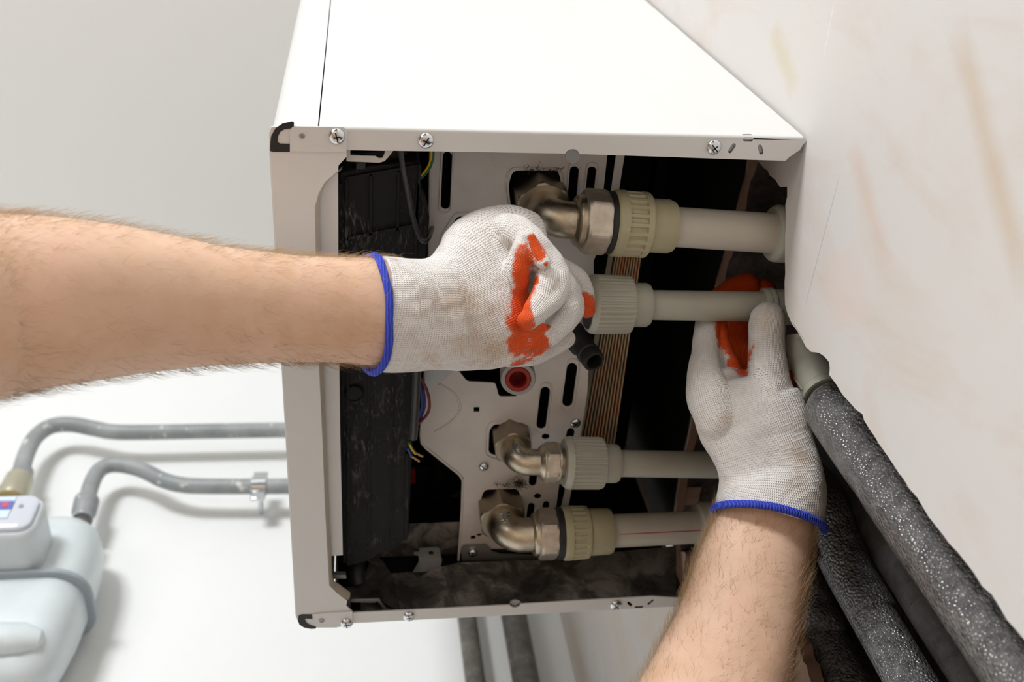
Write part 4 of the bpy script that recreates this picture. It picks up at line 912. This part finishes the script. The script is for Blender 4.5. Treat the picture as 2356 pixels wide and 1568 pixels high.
def slant(rings, st, tilt, n=12):                       # slanted cuff: the side facing down the sleeve sits further up the hand
    if not tilt: return rings
    for i in range(min(n, len(rings))):
        d = (st[i+1][0] - st[i][0]).normalized() if i+1 < len(st) else (st[i][0]-st[i-1][0]).normalized(); c = st[i][0]
        for j, p in enumerate(rings[i]):
            f = max(0.0, -(p-c).normalized().dot(c.normalized()))
            rings[i][j] = p + d*tilt*f*(1-i/n)
    return rings
def glove(name, bodies, chains, coat, grime, vaxis, voxel=0.0010, smooth=4, tilt=0.0):
    mb = MB()
    for st, se, cap in bodies:
        st = dense(st, 5); rg = slant(loft_rings(st, 40, se), st, tilt)
        # rounded end
        c, w, h = st[-1]; d = (st[-1][0]-st[-2][0]).normalized()
        for k in range(1, 5):
            a = k/5*PI/2; s_ = math.cos(a); off = d*math.sin(a)*min(w, h)*cap
            rg.append([c + (p-c)*s_ + off for p in rg[len(st)-1]])
        mb.rings(rg)
    for ch in chains:
        pts = [V(x, y, z) for x, y, z, r in ch]; rs = [r*mpp(p) for (x, y, z, r), p in zip(ch, pts)]
        pp = spline(pts, 6); rr = [v.x for v in spline([Vector((r, 0, 0)) for r in rs], 6)]
        d0 = (pp[0]-pp[1]).normalized(); d1 = (pp[-1]-pp[-2]).normalized(); a, b = [], []
        for k in range(5, 0, -1):
            th = k/6*PI/2; a.append((pp[0] + d0*rr[0]*math.sin(th), rr[0]*math.cos(th)))
        for k in range(1, 6):
            th = k/6*PI/2; b.append((pp[-1] + d1*rr[-1]*math.sin(th), rr[-1]*math.cos(th)))
        al = a + list(zip(pp, rr)) + b
        mb.tube([q[0] for q in al], [q[1] for q in al], 20)
    me = bpy.data.meshes.new('tmp'); me.from_pydata([tuple(v) for v in mb.v], [], mb.f)
    bm = bmesh.new(); bm.from_mesh(me); bmesh.ops.recalc_face_normals(bm, faces=bm.faces); bm.to_mesh(me); bm.free()
    tmp = bpy.data.objects.new('tmp', me); COL.objects.link(tmp)
    r = tmp.modifiers.new('r', 'REMESH'); r.mode = 'VOXEL'; r.voxel_size = voxel; r.use_smooth_shade = True
    s = tmp.modifiers.new('s', 'SMOOTH'); s.factor = 0.5; s.iterations = smooth
    dg = bpy.context.evaluated_depsgraph_get(); out = bpy.data.meshes.new_from_object(tmp.evaluated_get(dg)); out.name = name
    bpy.data.objects.remove(tmp); bpy.data.meshes.remove(me)
    # soft cloth folds
    nv = [(v.co.copy(), v.normal.copy()) for v in out.vertices]; cos = []
    for p, n in nv:
        q = p + n*(noise.noise(p*60)*0.0007 + noise.noise(Vector((p.x*90, p.y*170, p.z*120)))*0.00045); cos += [q.x, q.y, q.z]
    out.vertices.foreach_set('co', cos)
    # where the dip coating sits: distance to strokes on the cloth
    def field(marks, attr):
        strokes = []
        for stroke in marks:
            P_ = [(V(x, y, z), r_*mpp(V(x, y, z))) for x, y, z, r_ in stroke]
            if len(P_) == 1: P_ = P_*2
            strokes += [(P_[k][0], P_[k+1][0], P_[k][1], P_[k+1][1]) for k in range(len(P_)-1)]
        at = out.attributes.new(attr, 'FLOAT', 'POINT'); vals = []
        for p, n in nv:
            best = 0.0
            for a, b, ra_, rb2 in strokes:
                ab = b-a; q = p-a; L2 = ab.length_squared; t_ = 0.0 if L2 < 1e-12 else max(0.0, min(1.0, q.dot(ab)/L2))
                R_ = ra_ + (rb2-ra_)*t_; e = q - ab*t_; ez = e.z; e = e - Vector(a).normalized()*e.dot(Vector(a).normalized())*0.75
                w_ = 1.0 - 0.5*e.length/R_
                if w_ > best: best = w_
            vals.append(best)
        at.data.foreach_set('value', vals)
    field(coat, 'coat'); field(grime, 'grime')
    # knit direction: along and around the nearest body or finger axis
    axes = []
    for st, se, cap in bodies: axes.append([(c, (w+h)/2) for c, w, h in dense(st, 2)])
    for ch in chains: axes.append([(V(x, y, z), r*mpp(V(x, y, z))) for x, y, z, r in ch])
    segs = []
    for ai, ax in enumerate(axes):
        L = ai*0.013; rm = sum(q[1] for q in ax)/len(ax)
        for k in range(len(ax)-1):
            a, b = ax[k][0], ax[k+1][0]; d = (b-a); ln = d.length; d = d/ln
            w_ = (VIEW - d*VIEW.dot(d)).normalized(); u_ = d.cross(w_)
            segs.append((a, d, ln, ax[k][1], ax[k+1][1], L, rm, u_, w_)); L += ln
    def par(sg, p):
        a, d, ln, r0, r1, L, rm, u_, w_ = sg; q = p-a; t_ = q.dot(d)
        return L + t_, math.atan2(q.dot(u_), -q.dot(w_)), rm
    uvl = out.uv_layers.new(name='knit'); uvs = [0.0]*(2*len(out.loops))
    for pl in out.polygons:
        c = Vector((0, 0, 0))
        for vi in pl.vertices: c += nv[vi][0]
        c /= len(pl.vertices); bs = None; bd = 9
        for sg in segs:
            q = c - sg[0]; t_ = max(0, min(sg[2], q.dot(sg[1]))); e = (q - sg[1]*t_).length - (sg[3] + (sg[4]-sg[3])*t_/sg[2])
            if e < bd: bd = e; bs = sg
        uc, tc_, rm = par(bs, c)
        for li, vi in zip(pl.loop_indices, pl.vertices):
            u_, th, rm = par(bs, nv[vi][0]); dt = (th-tc_+PI) % (2*PI) - PI
            uvs[2*li] = u_; uvs[2*li+1] = (tc_+dt)*rm
    uvl.data.foreach_set('uv', uvs)
    out.materials.append(M['glove']); out.shade_smooth()
    o = bpy.data.objects.new(name, out); COL.objects.link(o); o.parent = person; o.matrix_parent_inverse = Matrix.Translation(-person.location)
    return o
def hem(ring, r, parent, label=None):
    pts = [Vector(p) for p in ring]; mb = MB(); mb.tube(pts, r, 10, closed=True, flat=1.0); o = mb.build('cuff_hem', 'hem', parent, angle=180); o['label'] = 'blue stitched hem'; return o
exec_gloves = True
# left glove -------------------------------------------------------
GL = stations([(857, 588, 872, 856, 0.5105, 0.86), (900, 592, 915, 858, 0.513, 0.86), (960, 597, 970, 854, 0.517, 0.82), (1000, 592, 1010, 852, 0.520, 0.76), (1045, 570, 1050, 857, 0.526, 0.66), (1090, 532, 1095, 860, 0.532, 0.58), (1130, 492, 1138, 852, 0.539, 0.50), (1162, 470, 1165, 838, 0.546, 0.43), (1182, 476, 1178, 828, 0.551, 0.36), (1204, 498, 1196, 815, 0.556, 0.30)], 0.7)
chL = [
    [(1146, 530, 0.560, 38), (1180, 532, 0.549, 42), (1208, 552, 0.542, 41), (1240, 586, 0.536, 40), (1277, 630, 0.528, 36), (1278, 674, 0.517, 30), (1246, 710, 0.508, 27), (1214, 736, 0.503, 24)],
    [(1240, 610, 0.552, 36), (1288, 655, 0.549, 36), (1308, 698, 0.543, 31), (1298, 738, 0.532, 27), (1268, 768, 0.523, 26), (1243, 784, 0.518, 24)],
    [(1290, 640, 0.564, 32), (1316, 680, 0.560, 27), (1322, 715, 0.556, 23), (1306, 748, 0.549, 17)],
    [(1280, 610, 0.574, 24), (1328, 640, 0.577, 24), (1346, 680, 0.577, 22), (1350, 712, 0.577, 19)],
    [(1140, 790, 0.548, 54), (1195, 814, 0.553, 32), (1255, 804, 0.556, 25), (1303, 778, 0.558, 20)],
    [(1206, 528, 0.546, 14), (1205, 548, 0.534, 17), (1197, 590, 0.527, 27), (1184, 640, 0.527, 36), (1166, 700, 0.532, 40), (1158, 760, 0.537, 42), (1156, 800, 0.543, 42)],
    [(1214, 545, 0.530, 15), (1230, 578, 0.526, 20), (1250, 604, 0.520, 18)],
    [(1260, 640, 0.521, 30), (1248, 682, 0.513, 27), (1226, 712, 0.507, 24)],
    [(1200, 620, 0.570, 50), (1200, 690, 0.570, 50), (1190, 760, 0.566, 50)],
]
ct = [[(1208, 520, 0.525, 5), (1205, 555, 0.515, 15), (1206, 600, 0.515, 27), (1204, 650, 0.515, 26), (1200, 700, 0.515, 25), (1196, 742, 0.516, 32), (1196, 785, 0.518, 36), (1188, 825, 0.522, 34)],
      [(1222, 548, 0.530, 10), (1240, 586, 0.525, 16), (1256, 606, 0.52, 8)], [(1232, 628, 0.515, 9), (1228, 645, 0.515, 12)], [(1206, 742, 0.500, 27), (1206, 712, 0.500, 16)],
      [(1238, 790, 0.512, 28), (1226, 766, 0.515, 18), (1256, 752, 0.518, 10)], [(1352, 708, 0.570, 26), (1348, 676, 0.565, 12)], [(1212, 812, 0.540, 22)], [(1296, 764, 0.550, 7), (1270, 774, 0.55, 7)]]
gm = [[(1030, 700, 0.50, 40), (1100, 715, 0.50, 45), (1150, 700, 0.51, 30)], [(1090, 775, 0.51, 40), (1130, 790, 0.51, 40)], [(1000, 690, 0.5, 14), (1080, 690, 0.5, 10)]]
glL = glove('glove', [(GL, 2.3, 0.7)], chL, ct, gm, None); glL['label'] = 'glove of the hand reaching in from the left'
# the glove cuff follows the wrist
stc = dense(stations([(854, 588, 870, 858, 0.5100, 0.86), (900, 592, 915, 858, 0.513, 0.86)], 0.86), 4)
def cuff_ring(st_rows, grow):
    rg = loft_rings([(c, w*grow, h*grow) for c, w, h in st_rows], 64, 2.3); return rg
rg = cuff_ring(stc, 0.985); rr0 = rg[0]
for j in range(len(rr0)): rr0[j] = rr0[j] + Vector((1, 0, 0))*(0.0004*math.sin(j*0.6)) - Vector((0.003, 0, 0))*max(0, -(rr0[j]-stc[0][0]).normalized().y)
hem(rr0, 0.0024, glL)
# right glove ------------------------------------------------------
GR = stations([(1646, 1170, 1888, 1224, 0.4935, 0.96), (1655, 1120, 1896, 1150, 0.500, 0.82), (1655, 1075, 1888, 1095, 0.507, 0.72), (1638, 1025, 1870, 1035, 0.516, 0.60), (1607, 970, 1860, 975, 0.526, 0.50), (1592, 930, 1835, 930, 0.534, 0.44), (1600, 895, 1812, 890, 0.541, 0.38)], 0.7)
chR = [
    [(1775, 985, 0.527, 78), (1770, 930, 0.532, 66), (1768, 880, 0.540, 52), (1765, 835, 0.549, 45), (1763, 790, 0.559, 42), (1765, 742, 0.567, 41), (1767, 732, 0.568, 40)],
    [(1652, 960, 0.532, 56), (1632, 908, 0.542, 53), (1622, 860, 0.556, 40), (1623, 805, 0.580, 31), (1628, 755, 0.600, 31), (1648, 705, 0.622, 31), (1680, 672, 0.634, 30), (1720, 655, 0.636, 28)],
    [(1708, 872, 0.588, 34), (1704, 820, 0.604, 35), (1705, 760, 0.622, 34), (1720, 700, 0.634, 32), (1760, 668, 0.636, 28)],
    [(1810, 960, 0.538, 44), (1806, 900, 0.552, 34), (1806, 850, 0.568, 28)],
    [(1650, 742, 0.605, 22), (1658, 795, 0.590, 24), (1682, 845, 0.570, 22), (1700, 880, 0.556, 24)],
    [(1650, 900, 0.545, 30), (1672, 862, 0.553, 18), (1700, 872, 0.552, 26), (1740, 890, 0.545, 40)],
]
ctR = [[(1670, 735, 0.600, 26), (1672, 790, 0.590, 24), (1690, 836, 0.575, 20), (1696, 852, 0.565, 8)], [(1705, 760, 0.605, 50), (1706, 815, 0.590, 42), (1706, 856, 0.565, 20)], [(1680, 665, 0.630, 60), (1780, 668, 0.630, 50)],
       [(1800, 858, 0.562, 12), (1814, 870, 0.558, 20), (1830, 888, 0.550, 18)], [(1838, 895, 0.546, 17), (1854, 928, 0.541, 18), (1868, 965, 0.535, 15), (1876, 1000, 0.530, 7)]]
glR = glove('glove', [(GR, 2.3, 0.6)], chR, ctR, [[(1850, 1080, 0.5, 20), (1840, 1040, 0.5, 15)], [(1760, 720, 0.55, 30)]], None, tilt=0.021); glR['label'] = 'glove of the hand reaching up from below'
stc = dense(stations([(1646, 1170, 1888, 1226, 0.4930, 0.96), (1655, 1120, 1896, 1150, 0.500, 0.84)], 0.86), 4)
rr0 = slant(cuff_ring(stc, 1.005), stc, 0.021)[0]
hem(rr0, 0.0026, glR)

# ------------------------------------------------------------------ light
w = bpy.data.worlds.new('world'); scene.world = w; w.use_nodes = True
w.node_tree.nodes['Background'].inputs[0].default_value = (0.93, 0.97, 1.0, 1); w.node_tree.nodes['Background'].inputs[1].default_value = 0.065
ld = bpy.data.lights.new('window_light', 'AREA'); ld.shape = 'RECTANGLE'; ld.size = 0.9; ld.size_y = 0.7; ld.energy = 98; ld.color = (0.98, 0.99, 1.0)
lo = bpy.data.objects.new('window_light', ld); COL.objects.link(lo); lo.location = (-1.45, -2.6, 1.38)
lo.rotation_euler = (Vector((0.12, 0.5, 0.75)) - Vector(lo.location)).to_track_quat('-Z', 'Y').to_euler()
gd = bpy.data.lights.new('low_fill_light', 'AREA'); gd.shape = 'RECTANGLE'; gd.size = 0.9; gd.size_y = 1.2; gd.energy = 15; gd.color = (1.0, 0.98, 0.95)  # unseen low fill lamp, added to brighten skin and undersides
go = bpy.data.objects.new('low_fill_light', gd); COL.objects.link(go); go.location = (-2.1, -1.9, -0.12)
go.rotation_euler = (Vector((0.1, 0.4, 0.5)) - Vector(go.location)).to_track_quat('-Z', 'Y').to_euler()
sd = bpy.data.lights.new('floor_fill_spot', 'SPOT'); sd.energy = 480; sd.spot_size = math.radians(19); sd.spot_blend = 0.25; sd.shadow_soft_size = 0.05; sd.color = (1.0, 0.97, 0.92)
so = bpy.data.objects.new('floor_fill_spot', sd); COL.objects.link(so); so.location = (-1.75, -3.1, 1.55)      # added spot on the unseen floor, bouncing fill light upward
so.rotation_euler = (Vector((-0.15, -0.45, FZ)) - Vector(so.location)).to_track_quat('-Z', 'Y').to_euler()
vs = scene.view_settings; vs.view_transform = 'Standard'; vs.look = 'None'; vs.exposure = 0.0; vs.gamma = 1.0; vs.use_curve_mapping = False
